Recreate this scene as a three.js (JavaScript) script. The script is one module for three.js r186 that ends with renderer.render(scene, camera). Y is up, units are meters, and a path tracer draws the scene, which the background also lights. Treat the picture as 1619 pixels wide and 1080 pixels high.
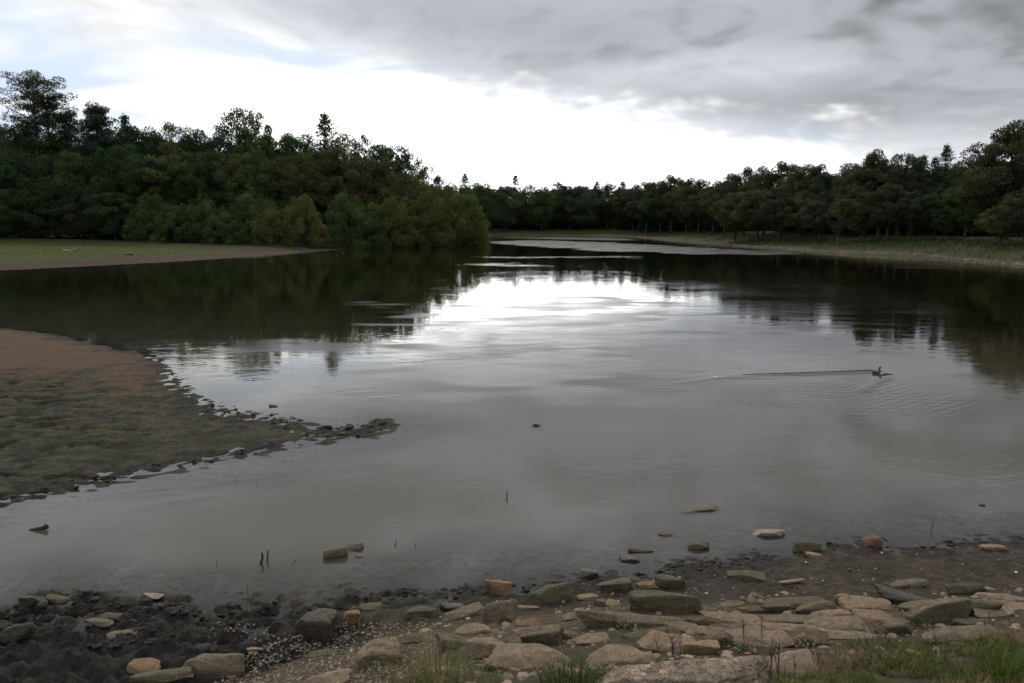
import * as THREE from 'three';
import { ImprovedNoise } from 'three/addons/math/ImprovedNoise.js';
import { mergeGeometries, mergeVertices, toCreasedNormals } from 'three/addons/utils/BufferGeometryUtils.js';

// ---------------------------------------------------------------- camera, sky, sun, exposure
const scene = new THREE.Scene();
const EYE = 4.0, PITCH = Math.atan(192 / 1313), FOCAL = 1313;
const camera = new THREE.PerspectiveCamera(2 * Math.atan(540 / FOCAL) * 180 / Math.PI, 1619 / 1080, 0.1, 6000);
camera.position.set(0, EYE, 0);
camera.rotation.set(-PITCH, 0, 0);
scene.add(camera);
const renderer = new THREE.WebGLRenderer({ antialias: true });
renderer.toneMapping = THREE.LinearToneMapping;
renderer.toneMappingExposure = 1.05;
renderer.shadowMap.enabled = true;

const PN = new ImprovedNoise();
const noise = (x, y, z = 0) => PN.noise(x + 131.7, y + 57.3, z + 11.9);
function fbm(x, y, z, oct) { let a = 0.5, s = 0, f = 1; for (let i = 0; i < oct; i++) { s += a * noise(x * f, y * f, z + i * 7.3); f *= 2.03; a *= 0.5; } return s; }
const smooth = (a, b, x) => { const t = Math.min(1, Math.max(0, (x - a) / (b - a))); return t * t * (3 - 2 * t); };
const lerp = (a, b, t) => a + (b - a) * t;
function rng(seed) { let a = (seed * 2654435761) >>> 0; return () => { a = (a + 0x6D2B79F5) >>> 0; let t = a; t = Math.imul(t ^ (t >>> 15), t | 1); t ^= t + Math.imul(t ^ (t >>> 7), t | 61); return ((t ^ (t >>> 14)) >>> 0) / 4294967296; }; }
function curve(tab, x) { if (x <= tab[0][0]) return tab[0][1]; for (let i = 1; i < tab.length; i++) if (x <= tab[i][0]) { const [x0, y0] = tab[i - 1], [x1, y1] = tab[i]; return lerp(y0, y1, (x - x0) / (x1 - x0)); } return tab[tab.length - 1][1]; }

// broken autumn overcast: a grey cloud sheet whose edge lies low in the view, bright thin air below it
const EDGE = [[-180, 3], [-120, 4.5], [-90, 7], [-60, 11], [-45, 14], [-32, 15.5], [-25, 15], [-21, 13.2], [-13, 11.0], [-5, 8.5], [4, 6.4], [12, 4.7], [22, 3.6], [28, 3.2], [60, 3.2], [180, 3]];
function skyColor(x, y, z, out) {
  const az = Math.atan2(x, -z) * 180 / Math.PI, el = Math.asin(Math.min(1, Math.max(-1, y))) * 180 / Math.PI;
  const k = 1.45 / (Math.max(y, 0) + 0.20), px = x * k, pz = z * k;              // a flat cloud layer
  const wx = px + 0.5 * fbm(px * 0.7, pz * 0.7, 3, 3), wz = pz + 0.5 * fbm(px * 0.7, pz * 0.7, 9, 3);
  const big = fbm(wx * 0.6, wz * 0.9, 1, 5), mid = fbm(wx * 2.2, wz * 2.0, 5, 4), small = fbm(wx * 6.5, wz * 5.5, 21, 5);
  const edge = curve(EDGE, az) + 4.0 * big + 2.6 * mid + 1.5 * small;
  const cover = smooth(-2.0, 2.8, el - edge);
  const thick = smooth(-0.30, 0.34, big * 1.15 + mid * 0.8 + small * 0.4 + 0.03);
  // grey cloud: thin places let more light through
  const streak = Math.exp(-(((az - 14) / 9) ** 2) - (((el - 9.4) / 1.5) ** 2)) * 0.28;
  const g = lerp(0.48, 0.19, thick) + Math.max(0, streak * (1 + mid * 1.5)) + 0.05 * small + 0.30 * (1 - smooth(0, 6.5, el - edge)) + 0.27 * smooth(12, 22, el) + 0.12 * smooth(25, 60, el);
  // thin bright cloud and pale blue in the gap, brightest in front of the hidden sun
  const sunny = Math.exp(-(((az - 0) / 15) ** 2) - (((el - 4.5) / 4.6) ** 2));
  const hole = smooth(-0.10, 0.22, fbm(wx * 0.9 + 4.1, wz * 1.9 - 2, 31, 4) + 0.16 * Math.exp(-(((az + 27) / 13) ** 2) - (((el - 9) / 3.2) ** 2)));
  const wb = 0.95 + 0.40 * mid + 0.22 * small + 3.3 * sunny;
  const r0 = lerp(wb, 0.70, hole * (1 - 0.65 * sunny)), g0 = lerp(wb * 0.995, 0.81, hole * (1 - 0.65 * sunny)), b0 = lerp(wb * 0.975, 0.98, hole * (1 - 0.65 * sunny));
  out[0] = lerp(r0, g * 0.95, cover); out[1] = lerp(g0, g * 0.99, cover); out[2] = lerp(b0, g * 1.065, cover);
}
{
  const W = 4096, H = 2048, data = new Float32Array(W * H * 4), c = [0, 0, 0];
  for (let j = 0; j < H; j++) {
    const el = ((j + 0.5) / H - 0.5) * Math.PI, y = Math.sin(el), q = Math.cos(el);
    for (let i = 0; i < W; i++) {
      const o = (j * W + i) * 4;
      if (j < H / 2 - 2) { data[o] = 0.12; data[o + 1] = 0.115; data[o + 2] = 0.10; data[o + 3] = 1; continue; }
      const a = ((i + 0.5) / W - 0.5) * 2 * Math.PI;
      skyColor(Math.cos(a) * q, y, Math.sin(a) * q, c);
      data[o] = c[0]; data[o + 1] = c[1]; data[o + 2] = c[2]; data[o + 3] = 1;
    }
  }
  const t = new THREE.DataTexture(data, W, H, THREE.RGBAFormat, THREE.FloatType);
  t.mapping = THREE.EquirectangularReflectionMapping; t.magFilter = THREE.LinearFilter; t.minFilter = THREE.LinearFilter; t.needsUpdate = true;
  scene.background = t; scene.environment = t;
}
const sun = new THREE.DirectionalLight(0xfff1dc, 1.1);
{ const az = -4 * Math.PI / 180, el = 42 * Math.PI / 180; sun.position.set(Math.sin(az) * Math.cos(el) * 150, Math.sin(el) * 150, -Math.cos(az) * Math.cos(el) * 150 - 40); sun.target.position.set(0, 0, -40); }
sun.castShadow = true; sun.shadow.radius = 30; sun.shadow.mapSize.set(4096, 4096);
Object.assign(sun.shadow.camera, { left: -120, right: 120, top: 160, bottom: -160, near: 1, far: 500 });
scene.add(sun, sun.target);

// ---------------------------------------------------------------- helpers
const CP = Math.cos(PITCH), SP = Math.sin(PITCH);
function ray(px, py) { const x = (px - 809.5) / FOCAL, y = (540 - py) / FOCAL; return [x, -SP + y * CP, -(CP + y * SP)]; }   // where things stand, surveyed from the eye
function onPlane(px, py, h = 0) { const d = ray(px, py), t = (h - EYE) / d[1]; return [d[0] * t, d[2] * t]; }
const names = {};
function numbered(n) { const k = names[n] = (names[n] ?? -1) + 1; return k ? `${n}_${String(k).padStart(3, '0')}` : n; }
function tag(o, label, category, group, kind) { if (label) o.userData.label = label; if (category) o.userData.category = category; if (group) o.userData.group = group; if (kind) o.userData.kind = kind; return o; }
function shade(o) { o.traverse(m => { if (m.isMesh) { m.castShadow = true; m.receiveShadow = true; } }); return o; }
function place(o, name) { o.name = numbered(name); shade(o); scene.add(o); return o; }
const ORD = ['first', 'second', 'third', 'fourth', 'fifth', 'sixth', 'seventh', 'eighth', 'ninth', 'tenth', 'eleventh', 'twelfth', 'thirteenth', 'fourteenth', 'fifteenth', 'sixteenth', 'seventeenth', 'eighteenth', 'nineteenth', 'twentieth', 'twenty-first', 'twenty-second', 'twenty-third', 'twenty-fourth', 'twenty-fifth', 'twenty-sixth', 'twenty-seventh', 'twenty-eighth', 'twenty-ninth', 'thirtieth', 'thirty-first', 'thirty-second', 'thirty-third', 'thirty-fourth'];

// tileable noise for textures
function tileNoise(seed) {
  const r = rng(seed), T = new Float32Array(4096); for (let i = 0; i < 4096; i++) T[i] = r();
  const h = (x, y) => T[((x * 73 + y * 1931) ^ (x * y * 7 + y)) & 4095];
  return (u, v, n) => { const x = u * n, y = v * n, x0 = Math.floor(x), y0 = Math.floor(y), fx = x - x0, fy = y - y0, sx = fx * fx * (3 - 2 * fx), sy = fy * fy * (3 - 2 * fy); const m = (a) => ((a % n) + n) % n; const a = h(m(x0), m(y0)), b = h(m(x0 + 1), m(y0)), c = h(m(x0), m(y0 + 1)), d = h(m(x0 + 1), m(y0 + 1)); return lerp(lerp(a, b, sx), lerp(c, d, sx), sy); };
}
function dataTex(size, fn, srgb) {
  const d = new Uint8Array(size * size * 4);
  for (let j = 0; j < size; j++) for (let i = 0; i < size; i++) { const c = fn((i + 0.5) / size, (j + 0.5) / size), o = (j * size + i) * 4; for (let k = 0; k < 3; k++) d[o + k] = Math.max(0, Math.min(255, Math.round((Array.isArray(c) ? c[k] : c) * 255))); d[o + 3] = 255; }
  const t = new THREE.DataTexture(d, size, size); t.wrapS = t.wrapT = THREE.RepeatWrapping; t.magFilter = THREE.LinearFilter; t.minFilter = THREE.LinearMipmapLinearFilter; t.generateMipmaps = true; if (srgb) t.colorSpace = THREE.SRGBColorSpace; t.needsUpdate = true; return t;
}

// ---------------------------------------------------------------- the lake's outline (on the water plane) and the lie of the land
const outline = [];
const add = (tagName, pts) => { for (const p of pts) outline.push([p[0], p[1], tagName]); };
const P = (px, py) => onPlane(px, py, 0);
add('near', [[-60, -4.5], [-25, -6.2], [-9, -7.4], P(0, 985), P(50, 966), P(120, 958), P(180, 972), P(250, 966), P(330, 978), P(420, 966), P(455, 978), P(520, 968), P(560, 952), P(640, 944), P(700, 938), P(770, 930), P(850, 932), P(930, 920), P(1000, 912), P(1050, 901), P(1150, 889), P(1240, 872), P(1300, 863), P(1400, 859), P(1500, 857), P(1619, 850), [12, -10.6], [25, -12], [45, -17]]);
add('right', [[60, -32], [57, -50], P(1700, 434), P(1619, 423), P(1556, 416), P(1458, 408), P(1380, 404.5), P(1300, 401), P(1180, 391), P(1100, 384.5), P(1040, 379.5)]);
add('far', [P(1012, 376.5), P(985, 374), P(900, 373.2), P(780, 373), [-40, -206], [-62, -190]]);
add('left', [[-55, -178], [-28, -163], P(762, 384), P(755, 385.5), P(700, 387.5), P(620, 389.5), P(560, 393)]);
add('beach', [P(462, 400), P(400, 405.5), P(300, 412.5), P(150, 420.5), P(0, 428), [-62, -62], [-95, -52], [-98, -42]]);
add('spit', [[-70, -36], [-40, -33], P(0, 519), P(60, 524), P(115, 537), P(170, 548), P(215, 560), P(250, 572), P(270, 590), P(280, 610), P(297, 625), P(322, 641), P(345, 655), P(400, 656), P(440, 665), P(490, 676), P(540, 682), P(605, 668), P(612, 673), P(580, 688), P(520, 696), P(470, 701), P(420, 712), P(370, 722), P(300, 736), P(220, 749), P(150, 763), P(80, 778), P(0, 794), [-14, -10.3], [-60, -8]]);
const NS = outline.length;
function shore(x, z) {
  let best = 1e9, tg = '', inside = false;
  for (let i = 0; i < NS; i++) {
    const a = outline[i], b = outline[(i + 1) % NS], dx = b[0] - a[0], dz = b[1] - a[1];
    let t = ((x - a[0]) * dx + (z - a[1]) * dz) / (dx * dx + dz * dz); t = t < 0 ? 0 : t > 1 ? 1 : t;
    const ex = a[0] + dx * t - x, ez = a[1] + dz * t - z, d = ex * ex + ez * ez;
    if (d < best) { best = d; tg = a[2]; }
    if ((a[1] > z) !== (b[1] > z) && x < (b[0] - a[0]) * (z - a[1]) / (b[1] - a[1]) + a[0]) inside = !inside;
  }
  return [inside ? -Math.sqrt(best) : Math.sqrt(best), tg];
}
const MUDW = [[-12, 2.6], [-3.4, 2.3], [-1.9, 0.9], [0.8, 0.45], [2.2, 1.1], [3.5, 1.6], [12, 1.9]];
function land(x, z) {                                    // height, signed distance to the shore, whose shore
  const [d, tg] = shore(x, z);
  let h;
  if (d <= 0) { const s = -d; h = -(s < 10 ? 0.05 * s : 0.5 + (s - 10) * 0.09); h = Math.max(h, -4); if (tg === 'right' || tg === 'far' || tg === 'left') h = Math.max(-3.2, h - 0.06 * Math.min(s, 8)); }
  else if (tg === 'near') { const w = curve(MUDW, x); h = 0.055 * Math.min(d, w) + 0.30 * Math.max(0, d - w) - (d > 9 ? (d - 9) * 0.28 : 0); }
  else if (tg === 'spit') h = Math.min(0.9, d < 1.2 ? 0.06 * d : 0.072 + 0.028 * (d - 1.2));
  else if (tg === 'beach') h = Math.min(1.5, 0.03 * d);
  else if (tg === 'right') h = d < 4 ? 0.10 * d : Math.min(1.9, 0.4 + 0.14 * (d - 4));
  else if (tg === 'far') h = Math.min(1.6, 0.10 * d);
  else h = Math.min(1.6, d < 5 ? 0.12 * d : 0.6 + 0.03 * (d - 5));
  // relief: clods, hollows, footmarks
  const nearLake = smooth(0.9, 0, -d);
  if (tg === 'near' && z > -16) {
    const mud = 1 - smooth(0.7, 1.2, d / (curve(MUDW, x) + 0.01)), black = mud * smooth(-0.6, -2.6, x + 0.5 * noise(x, z * 1.3, 4));
    h += nearLake * (0.012 * noise(x * 5, z * 5, 1) + 0.03 * noise(x * 1.3, z * 1.3, 2));
    h += nearLake * mud * (0.026 * noise(x * 7, z * 9, 3) + 0.02 * noise(x * 15, z * 16, 33));
    h += nearLake * black * (0.09 * noise(x * 2.4, z * 3.4, 5) + 0.11 * noise(x * 5.5, z * 7, 6) + 0.06 * noise(x * 12, z * 14, 7) + 0.035 * noise(x * 23, z * 25, 71) + 0.01);
  } else if (tg === 'spit' && z > -60) {
    const rough = smooth(-24, -19, z + 1.5 * noise(x * 0.5, z * 0.5, 8) + 0.08 * (x + 8));
    h += nearLake * (0.02 * noise(x * 0.8, z * 0.8, 9) + 0.014 * noise(x * 3, z * 3, 10));
    const p = noise(x * 1.8, z * 3.0, 12) + 0.5 * noise(x * 4.5, z * 6, 13);
    h += nearLake * rough * (-0.15 * smooth(0.18, 0.42, p) * smooth(0.8, 3, d) + 0.05 * noise(x * 3.1, z * 5.2, 14) + 0.045 * noise(x * 7, z * 9, 15) + 0.05 * smooth(1.6, 0.2, d) * noise(x * 4.5, z * 4.5, 18));
  } else h += (d > 0 ? smooth(0, 4, d) : 0) * (0.12 * noise(x * 0.21, z * 0.21, 16) + 0.05 * noise(x * 0.9, z * 0.9, 17));
  return [h, d, tg];
}
const groundY = (x, z) => land(x, z)[0];
function onLand(px, py) {                                // the spot on the ground that is seen there
  const d = ray(px, py); let t = 3;
  for (let i = 0; i < 400; i++) { const y = EYE + d[1] * t - Math.max(-0.04, groundY(d[0] * t, d[2] * t)); if (y < 0.002) break; t += Math.max(0.004, y * 0.9); }
  return [d[0] * t, groundY(d[0] * t, d[2] * t), d[2] * t, t];
}

// ---------------------------------------------------------------- ground
function mixc(a, b, t) { return [lerp(a[0], b[0], t), lerp(a[1], b[1], t), lerp(a[2], b[2], t)]; }
function bedColor(x, z, d) { const n = 0.7 * noise(x * 0.8, z * 0.8, 38) + 0.35 * noise(x * 2.3, z * 2.3, 34); return mixc([0.062, 0.058, 0.042], mixc([0.175, 0.165, 0.142], [0.20, 0.19, 0.164], smooth(-0.35, 0.35, noise(x * 0.25, z * 0.25, 39))), smooth(0.0, 2.4, -d + n) * smooth(-31, -23, z + 4 * n + 0.12 * x)); }   // dark mud by the edge and in the far basin, pale silt off the near shore
function groundColor(x, z, h, d, tg) {
  const n1 = noise(x * 1.1, z * 1.1, 30), n2 = noise(x * 4, z * 4, 31), n3 = noise(x * 0.3, z * 0.3, 32);
  let c;
  if (tg === 'near') {
    const w = curve(MUDW, x), mud = [0.060, 0.048, 0.036], earth = [0.105, 0.078, 0.052], black = [0.036, 0.034, 0.029], soil = [0.07, 0.06, 0.035];
    c = mixc(mud, [0.078, 0.062, 0.046], smooth(-0.2, 0.4, n1 + 0.5 * n2));
    c = mixc(c, earth, smooth(0.0, 0.25, d - w - 0.2 + 0.5 * n1));
    c = mixc(c, soil, smooth(1.0, 1.5, d - w + 0.7 * n1));
    c = mixc(c, black, smooth(-1.3, -2.0, x + 0.9 * n1 + 0.4 * n2) * (1 - smooth(-0.1, 0.1, d - w + 0.4 * n1)));
    c = mixc(c, [0.045, 0.04, 0.033], smooth(0.5, 0.3, d + 0.4 * n2 + 0.2 * n1));      // soaked mud at the water's edge
  } else if (tg === 'spit') {
    const brown = [0.125, 0.078, 0.048], olive = [0.068, 0.065, 0.040];
    const t = smooth(-0.9, 0.9, (z + 20.8 + 0.10 * (x + 8)) * 0.24 + 0.7 * n1 + 0.6 * n2 + 0.9 * n3 + 0.5 * noise(x * 9, z * 9, 37));
    c = mixc(mixc(brown, [0.095, 0.063, 0.041], smooth(0, 0.5, n1)), mixc(olive, [0.046, 0.044, 0.029], smooth(0.05, 0.5, n1 + n2 * 0.5)), t);
    c = mixc(c, [0.034, 0.031, 0.025], t * 0.95 * smooth(0.10, 0.24, noise(x * 1.5, z * 3.0, 35) + 0.55 * noise(x * 4.2, z * 7, 36) - 0.12 * smooth(-24, -16, -z - 40)));
    c = mixc(c, [0.04, 0.036, 0.029], smooth(0.55, 0.2, d + 0.9 * n1 + 0.5 * n2));
  } else if (tg === 'beach') {
    const sand = [0.088, 0.056, 0.033], turf = [0.066, 0.088, 0.018], dull = [0.066, 0.058, 0.030];
    c = mixc(mixc(sand, [0.062, 0.043, 0.028], smooth(0, 0.4, n2 + n1)), dull, smooth(3, 7, d + 4 * n3 + 2 * n1));
    c = mixc(c, turf, smooth(8, 13, d + 0.22 * Math.max(0, x + 42) + 5 * n3 + 3 * n1));
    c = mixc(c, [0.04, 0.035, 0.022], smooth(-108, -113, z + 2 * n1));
  } else if (tg === 'right' || tg === 'far') {
    const mudc = [0.062, 0.052, 0.034], pale = [0.15, 0.12, 0.085], grass = [0.045, 0.065, 0.02];
    c = mixc(mudc, pale, smooth(0.1, 0.45, n2 + n1) * smooth(1.5, 2.2, d) * (1 - smooth(3, 3.8, d)));
    c = mixc(c, grass, smooth(2.6, 4.2, d + 1.5 * n1 + 1.2 * n3));
    c = mixc(c, [0.04, 0.035, 0.022], smooth(13, 16, d + 2 * n1));
  } else { c = mixc([0.06, 0.048, 0.033], [0.04, 0.035, 0.022], smooth(1.2, 2.5, d + n1)); }
  if (d < 0) c = mixc(c, bedColor(x, z, d).map(v => v / 0.78), smooth(0, 0.5, -d));
  return c;
}
function heightPatch(x0, x1, z0, z1, step, sink, own) {
  const nx = Math.round((x1 - x0) / step), nz = Math.round((z1 - z0) / step), pos = new Float32Array((nx + 1) * (nz + 1) * 3), col = new Float32Array(pos.length), uv = new Float32Array((nx + 1) * (nz + 1) * 2), idx = [];
  for (let j = 0; j <= nz; j++) for (let i = 0; i <= nx; i++) {
    const k = j * (nx + 1) + i, x = x0 + (x1 - x0) * i / nx, z = z0 + (z1 - z0) * j / nz, [h, d, tg] = land(x, z);
    const [y, c] = own ? own(x, z, h, d) : [h - (sink ? sink(x, z) : 0), groundColor(x, z, h, d, tg)];
    pos.set([x, y, z], k * 3); col.set(c, k * 3); uv.set([x / 2.3, z / 2.3], k * 2);
  }
  for (let j = 0; j < nz; j++) for (let i = 0; i < nx; i++) { const a = j * (nx + 1) + i, b = a + nx + 1; idx.push(a, b, a + 1, a + 1, b, b + 1); }
  const g = new THREE.BufferGeometry();
  g.setAttribute('position', new THREE.BufferAttribute(pos, 3)); g.setAttribute('color', new THREE.BufferAttribute(col, 3)); g.setAttribute('uv', new THREE.BufferAttribute(uv, 2)); g.setIndex(idx); g.computeVertexNormals();
  return g;
}
const nearBox = [-9, 11, -12.5, -3], spitBox = [-30, 2, -36, -12.2];
const within = (x, z, [a, b, c, d], m) => x > a + m && x < b - m && z > c + m && z < d - m;
const grain = tileNoise(5);
const groundMap = dataTex(1024, (u, v) => { const n = 0.45 * grain(u, v, 24) + 0.35 * grain(u, v, 90) + 0.35 * grain(u, v, 330); const speck = grain(u + 0.37, v, 300) > 0.93 ? 0.16 : 0; return 0.66 + 0.30 * (n - 0.55) * 2 * 0.6 + speck; }, true);
const groundBump = dataTex(1024, (u, v) => 0.4 * grain(u, v, 24) + 0.35 * grain(u, v, 90) + 0.25 * grain(u, v, 330));
const groundMat = new THREE.MeshPhysicalMaterial({ specularIntensity: 0.25, vertexColors: true, map: groundMap, bumpMap: groundBump, bumpScale: 0.018, roughness: 0.82 });
groundMat.color.setRGB(1.9, 1.9, 1.9);
{
  const far = new THREE.PlaneGeometry(6000, 6000, 1, 1).rotateX(-Math.PI / 2).translate(0, -4.2, -200);
  far.setAttribute('color', new THREE.BufferAttribute(new Float32Array(12).fill(0).map((_, i) => [0.05, 0.055, 0.03][i % 3]), 3));
  const g = mergeGeometries([
    heightPatch(...[nearBox[0], nearBox[1], nearBox[2], nearBox[3]], 0.032),
    heightPatch(spitBox[0], spitBox[1], spitBox[2], spitBox[3], 0.10, (x, z) => within(x, z, nearBox, 0.05) ? 0.4 : 0),
    heightPatch(-320, 300, -420, 60, 2, (x, z) => within(x, z, nearBox, 0.5) || within(x, z, spitBox, 0.5) ? 0.5 : (Math.abs(x) > 240 || z < -340 ? 3 : 0)),
    far]);
  const m = new THREE.Mesh(g, groundMat); m.userData.kind = 'structure'; tag(m, 'muddy lake shore and wooded banks round the lake', 'ground'); place(m, 'ground');
}
{ // smooth silt settled on the bottom, away from the trodden margins
  const g = heightPatch(-34, 50, -64, -7, 0.3, null, (x, z, h, d) => [d < -0.9 ? h + 0.010 : h - 0.02 - 0.35 * smooth(-0.9, -0.3, d), bedColor(x, z, d)]);
  const m = new THREE.Mesh(g, new THREE.MeshPhysicalMaterial({ vertexColors: true, roughness: 0.95, specularIntensity: 0.1 })); m.userData.kind = 'structure'; tag(m, 'pale silt on the lake bottom seen through shallow water', 'lake bed'); place(m, 'lake_bed');
}
console.log('ground done');

// ---------------------------------------------------------------- water
const DUCK = onPlane(1386, 590);
{
  const xs = [], zs = [];
  const span = (arr, a, b, step) => { for (let v = a; v < b - 1e-6; v += step) arr.push(v); };
  span(xs, -106, -2, 4); span(xs, -2, 13, 0.06); span(xs, 13, 77, 4); xs.push(77);
  span(zs, -220, -24, 4); span(zs, -24, -14.5, 0.06); span(zs, -14.5, -4.5, 0.5); zs.push(-4.5);
  // the duck's wake: a long crest behind it, a short curved one before, and fine rings spreading towards the shore
  const line1 = [[1140, 597], [1200, 593.5], [1260, 592], [1320, 590], [1380, 588]].map(p => onPlane(...p)), line2 = [[1392, 589], [1403, 593], [1398, 599], [1385, 606], [1372, 613], [1365, 618]].map(p => onPlane(...p)), line3 = [[1060, 607], [1130, 598], [1200, 597.5], [1268, 597]].map(p => onPlane(...p));
  const toLine = (L, x, z) => { let b = 1e9, at = 0; for (let i = 1; i < L.length; i++) { const a = L[i - 1], c = L[i], dx = c[0] - a[0], dz = c[1] - a[1]; let t = ((x - a[0]) * dx + (z - a[1]) * dz) / (dx * dx + dz * dz); t = Math.max(0, Math.min(1, t)); const q = Math.hypot(a[0] + dx * t - x, a[1] + dz * t - z); if (q < b) { b = q; at = (i - 1 + t) / (L.length - 1); } } return [b, at]; };
  const wake = (x, z) => {
    if (x < -1.9 || x > 12.9 || z < -23.9 || z > -14.6) return 0;
    const fade = smooth(-1.9, 1.5, x) * smooth(12.9, 11.5, x) * smooth(-23.9, -22.6, z) * smooth(-14.6, -15.8, z);
    const [d1, t1] = toLine(line1, x, z), [d2, t2] = toLine(line2, x, z), [d3, t3] = toLine(line3, x, z);
    let h = 0.030 * (0.35 + 0.65 * t1) * Math.exp(-((d1 / 0.16) ** 2)) + 0.024 * (1 - 0.5 * t2) * smooth(0.02, 0.35, t2) * Math.exp(-((d2 / 0.15) ** 2)) + 0.008 * Math.sin(Math.PI * t3) * Math.exp(-((d3 / 0.14) ** 2));
    const bx = DUCK[0], s = smooth(-20.9, -20.0, z + 0.02 * (x - bx)) * smooth(-16.2, -17.6, z) * smooth(-1, 2.5, x) * smooth(bx + 1.2, bx - 0.6, x);
    const q = 0.97 * (z + 0.11 * (bx - x)) + 0.14 * noise(x * 0.5, z * 0.5, 50), q2 = 0.8 * (z + 20.5) + 0.6 * (x - bx);
    h += s * 0.0012 * Math.sin(q * 2 * Math.PI / 0.33) * (0.6 + 0.7 * noise(x * 0.6, z * 0.9, 51));
    h += s * 0.0011 * Math.sin(q2 * 2 * Math.PI / 0.24) * smooth(bx - 3.2, bx - 1, x);
    return h * fade;
  };
  const nx = xs.length, nz = zs.length, pos = new Float32Array(nx * nz * 3), uv = new Float32Array(nx * nz * 2), uv1 = new Float32Array(nx * nz * 2), idx = [];
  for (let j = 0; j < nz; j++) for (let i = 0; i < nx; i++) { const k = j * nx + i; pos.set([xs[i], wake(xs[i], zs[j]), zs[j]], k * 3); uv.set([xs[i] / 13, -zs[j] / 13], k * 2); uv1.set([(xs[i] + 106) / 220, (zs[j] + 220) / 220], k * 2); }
  for (let j = 0; j < nz - 1; j++) for (let i = 0; i < nx - 1; i++) { const a = j * nx + i, b = a + nx; idx.push(a, b, a + 1, a + 1, b, b + 1); }
  const g = new THREE.BufferGeometry(); g.setAttribute('position', new THREE.BufferAttribute(pos, 3)); g.setAttribute('uv', new THREE.BufferAttribute(uv, 2)); g.setAttribute('uv1', new THREE.BufferAttribute(uv1, 2)); g.setIndex(idx); g.computeVertexNormals();
  // ripples: many small trains of waves, mostly running towards the near shore
  const r = rng(77), waves = [];
  for (let i = 0; i < 46; i++) { const n = Math.round(9 + 110 * r() ** 1.3), a = Math.PI / 2 + (r() - 0.5) * 1.5; const kx = Math.round(n * Math.cos(a)), kz = Math.round(n * Math.sin(a)); waves.push([kx, kz, r() * 6.283, (0.6 + 0.8 * r()) / Math.hypot(kx, kz)]); }
  const S = 1024, sx = new Float32Array(S * S), sz = new Float32Array(S * S), mask = tileNoise(9);
  for (const [kx, kz, ph, am] of waves) {
    for (let j = 0; j < S; j++) for (let i = 0; i < S; i++) { const c = am * Math.cos(6.28318530718 * (kx * i + kz * j) / S + ph); sx[j * S + i] += c * kx; sz[j * S + i] += c * kz; }
  }
  let rms = 0; for (let i = 0; i < S * S; i++) rms += sz[i] * sz[i]; rms = Math.sqrt(rms / (S * S));
  const RMS = 0.16, nd = new Uint8Array(S * S * 4);                     // stored strong, worn weak through normalScale
  for (let j = 0; j < S; j++) for (let i = 0; i < S; i++) {
    const k = j * S + i, m = 0.55 + 0.8 * smooth(0.3, 0.75, 0.6 * mask(i / S, j / S, 5) + 0.4 * mask(i / S, j / S, 13)), x = -sx[k] / rms * RMS * m, y = -sz[k] / rms * RMS * m, l = 1 / Math.hypot(x, y, 1);
    nd[k * 4] = (x * l * 0.5 + 0.5) * 255; nd[k * 4 + 1] = (y * l * 0.5 + 0.5) * 255; nd[k * 4 + 2] = (l * 0.5 + 0.5) * 255; nd[k * 4 + 3] = 255;
  }
  const nt = new THREE.DataTexture(nd, S, S); nt.wrapS = nt.wrapT = THREE.RepeatWrapping; nt.magFilter = THREE.LinearFilter; nt.needsUpdate = true;
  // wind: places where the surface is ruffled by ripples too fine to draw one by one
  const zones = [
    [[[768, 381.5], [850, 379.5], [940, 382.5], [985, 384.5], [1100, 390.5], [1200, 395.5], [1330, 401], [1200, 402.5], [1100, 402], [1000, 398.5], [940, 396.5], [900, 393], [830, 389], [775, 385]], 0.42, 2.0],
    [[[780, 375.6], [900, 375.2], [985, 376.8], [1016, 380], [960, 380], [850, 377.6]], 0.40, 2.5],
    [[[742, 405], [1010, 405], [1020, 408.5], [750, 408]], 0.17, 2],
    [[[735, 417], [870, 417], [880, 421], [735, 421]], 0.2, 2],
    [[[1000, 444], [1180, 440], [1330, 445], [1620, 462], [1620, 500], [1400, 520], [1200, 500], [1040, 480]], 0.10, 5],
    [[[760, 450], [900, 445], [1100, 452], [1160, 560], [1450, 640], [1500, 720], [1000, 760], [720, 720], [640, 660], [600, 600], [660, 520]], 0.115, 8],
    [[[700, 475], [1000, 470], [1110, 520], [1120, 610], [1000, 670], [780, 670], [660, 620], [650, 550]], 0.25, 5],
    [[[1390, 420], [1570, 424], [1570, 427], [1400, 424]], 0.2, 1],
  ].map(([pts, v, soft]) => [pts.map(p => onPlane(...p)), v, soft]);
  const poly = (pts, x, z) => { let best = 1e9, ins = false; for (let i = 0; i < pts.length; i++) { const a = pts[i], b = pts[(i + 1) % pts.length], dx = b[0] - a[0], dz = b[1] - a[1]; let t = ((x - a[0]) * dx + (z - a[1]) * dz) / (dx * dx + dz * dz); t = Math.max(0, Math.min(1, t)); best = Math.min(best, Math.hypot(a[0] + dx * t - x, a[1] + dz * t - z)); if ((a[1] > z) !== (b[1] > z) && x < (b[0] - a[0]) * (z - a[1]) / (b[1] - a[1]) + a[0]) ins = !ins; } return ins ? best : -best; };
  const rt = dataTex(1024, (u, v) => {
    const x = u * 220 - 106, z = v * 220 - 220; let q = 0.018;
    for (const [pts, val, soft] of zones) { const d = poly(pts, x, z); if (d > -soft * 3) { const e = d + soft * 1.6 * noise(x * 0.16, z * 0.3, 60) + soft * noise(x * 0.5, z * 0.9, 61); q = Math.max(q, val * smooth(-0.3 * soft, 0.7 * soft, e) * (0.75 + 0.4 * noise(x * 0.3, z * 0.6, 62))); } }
    return q;
  });
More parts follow.
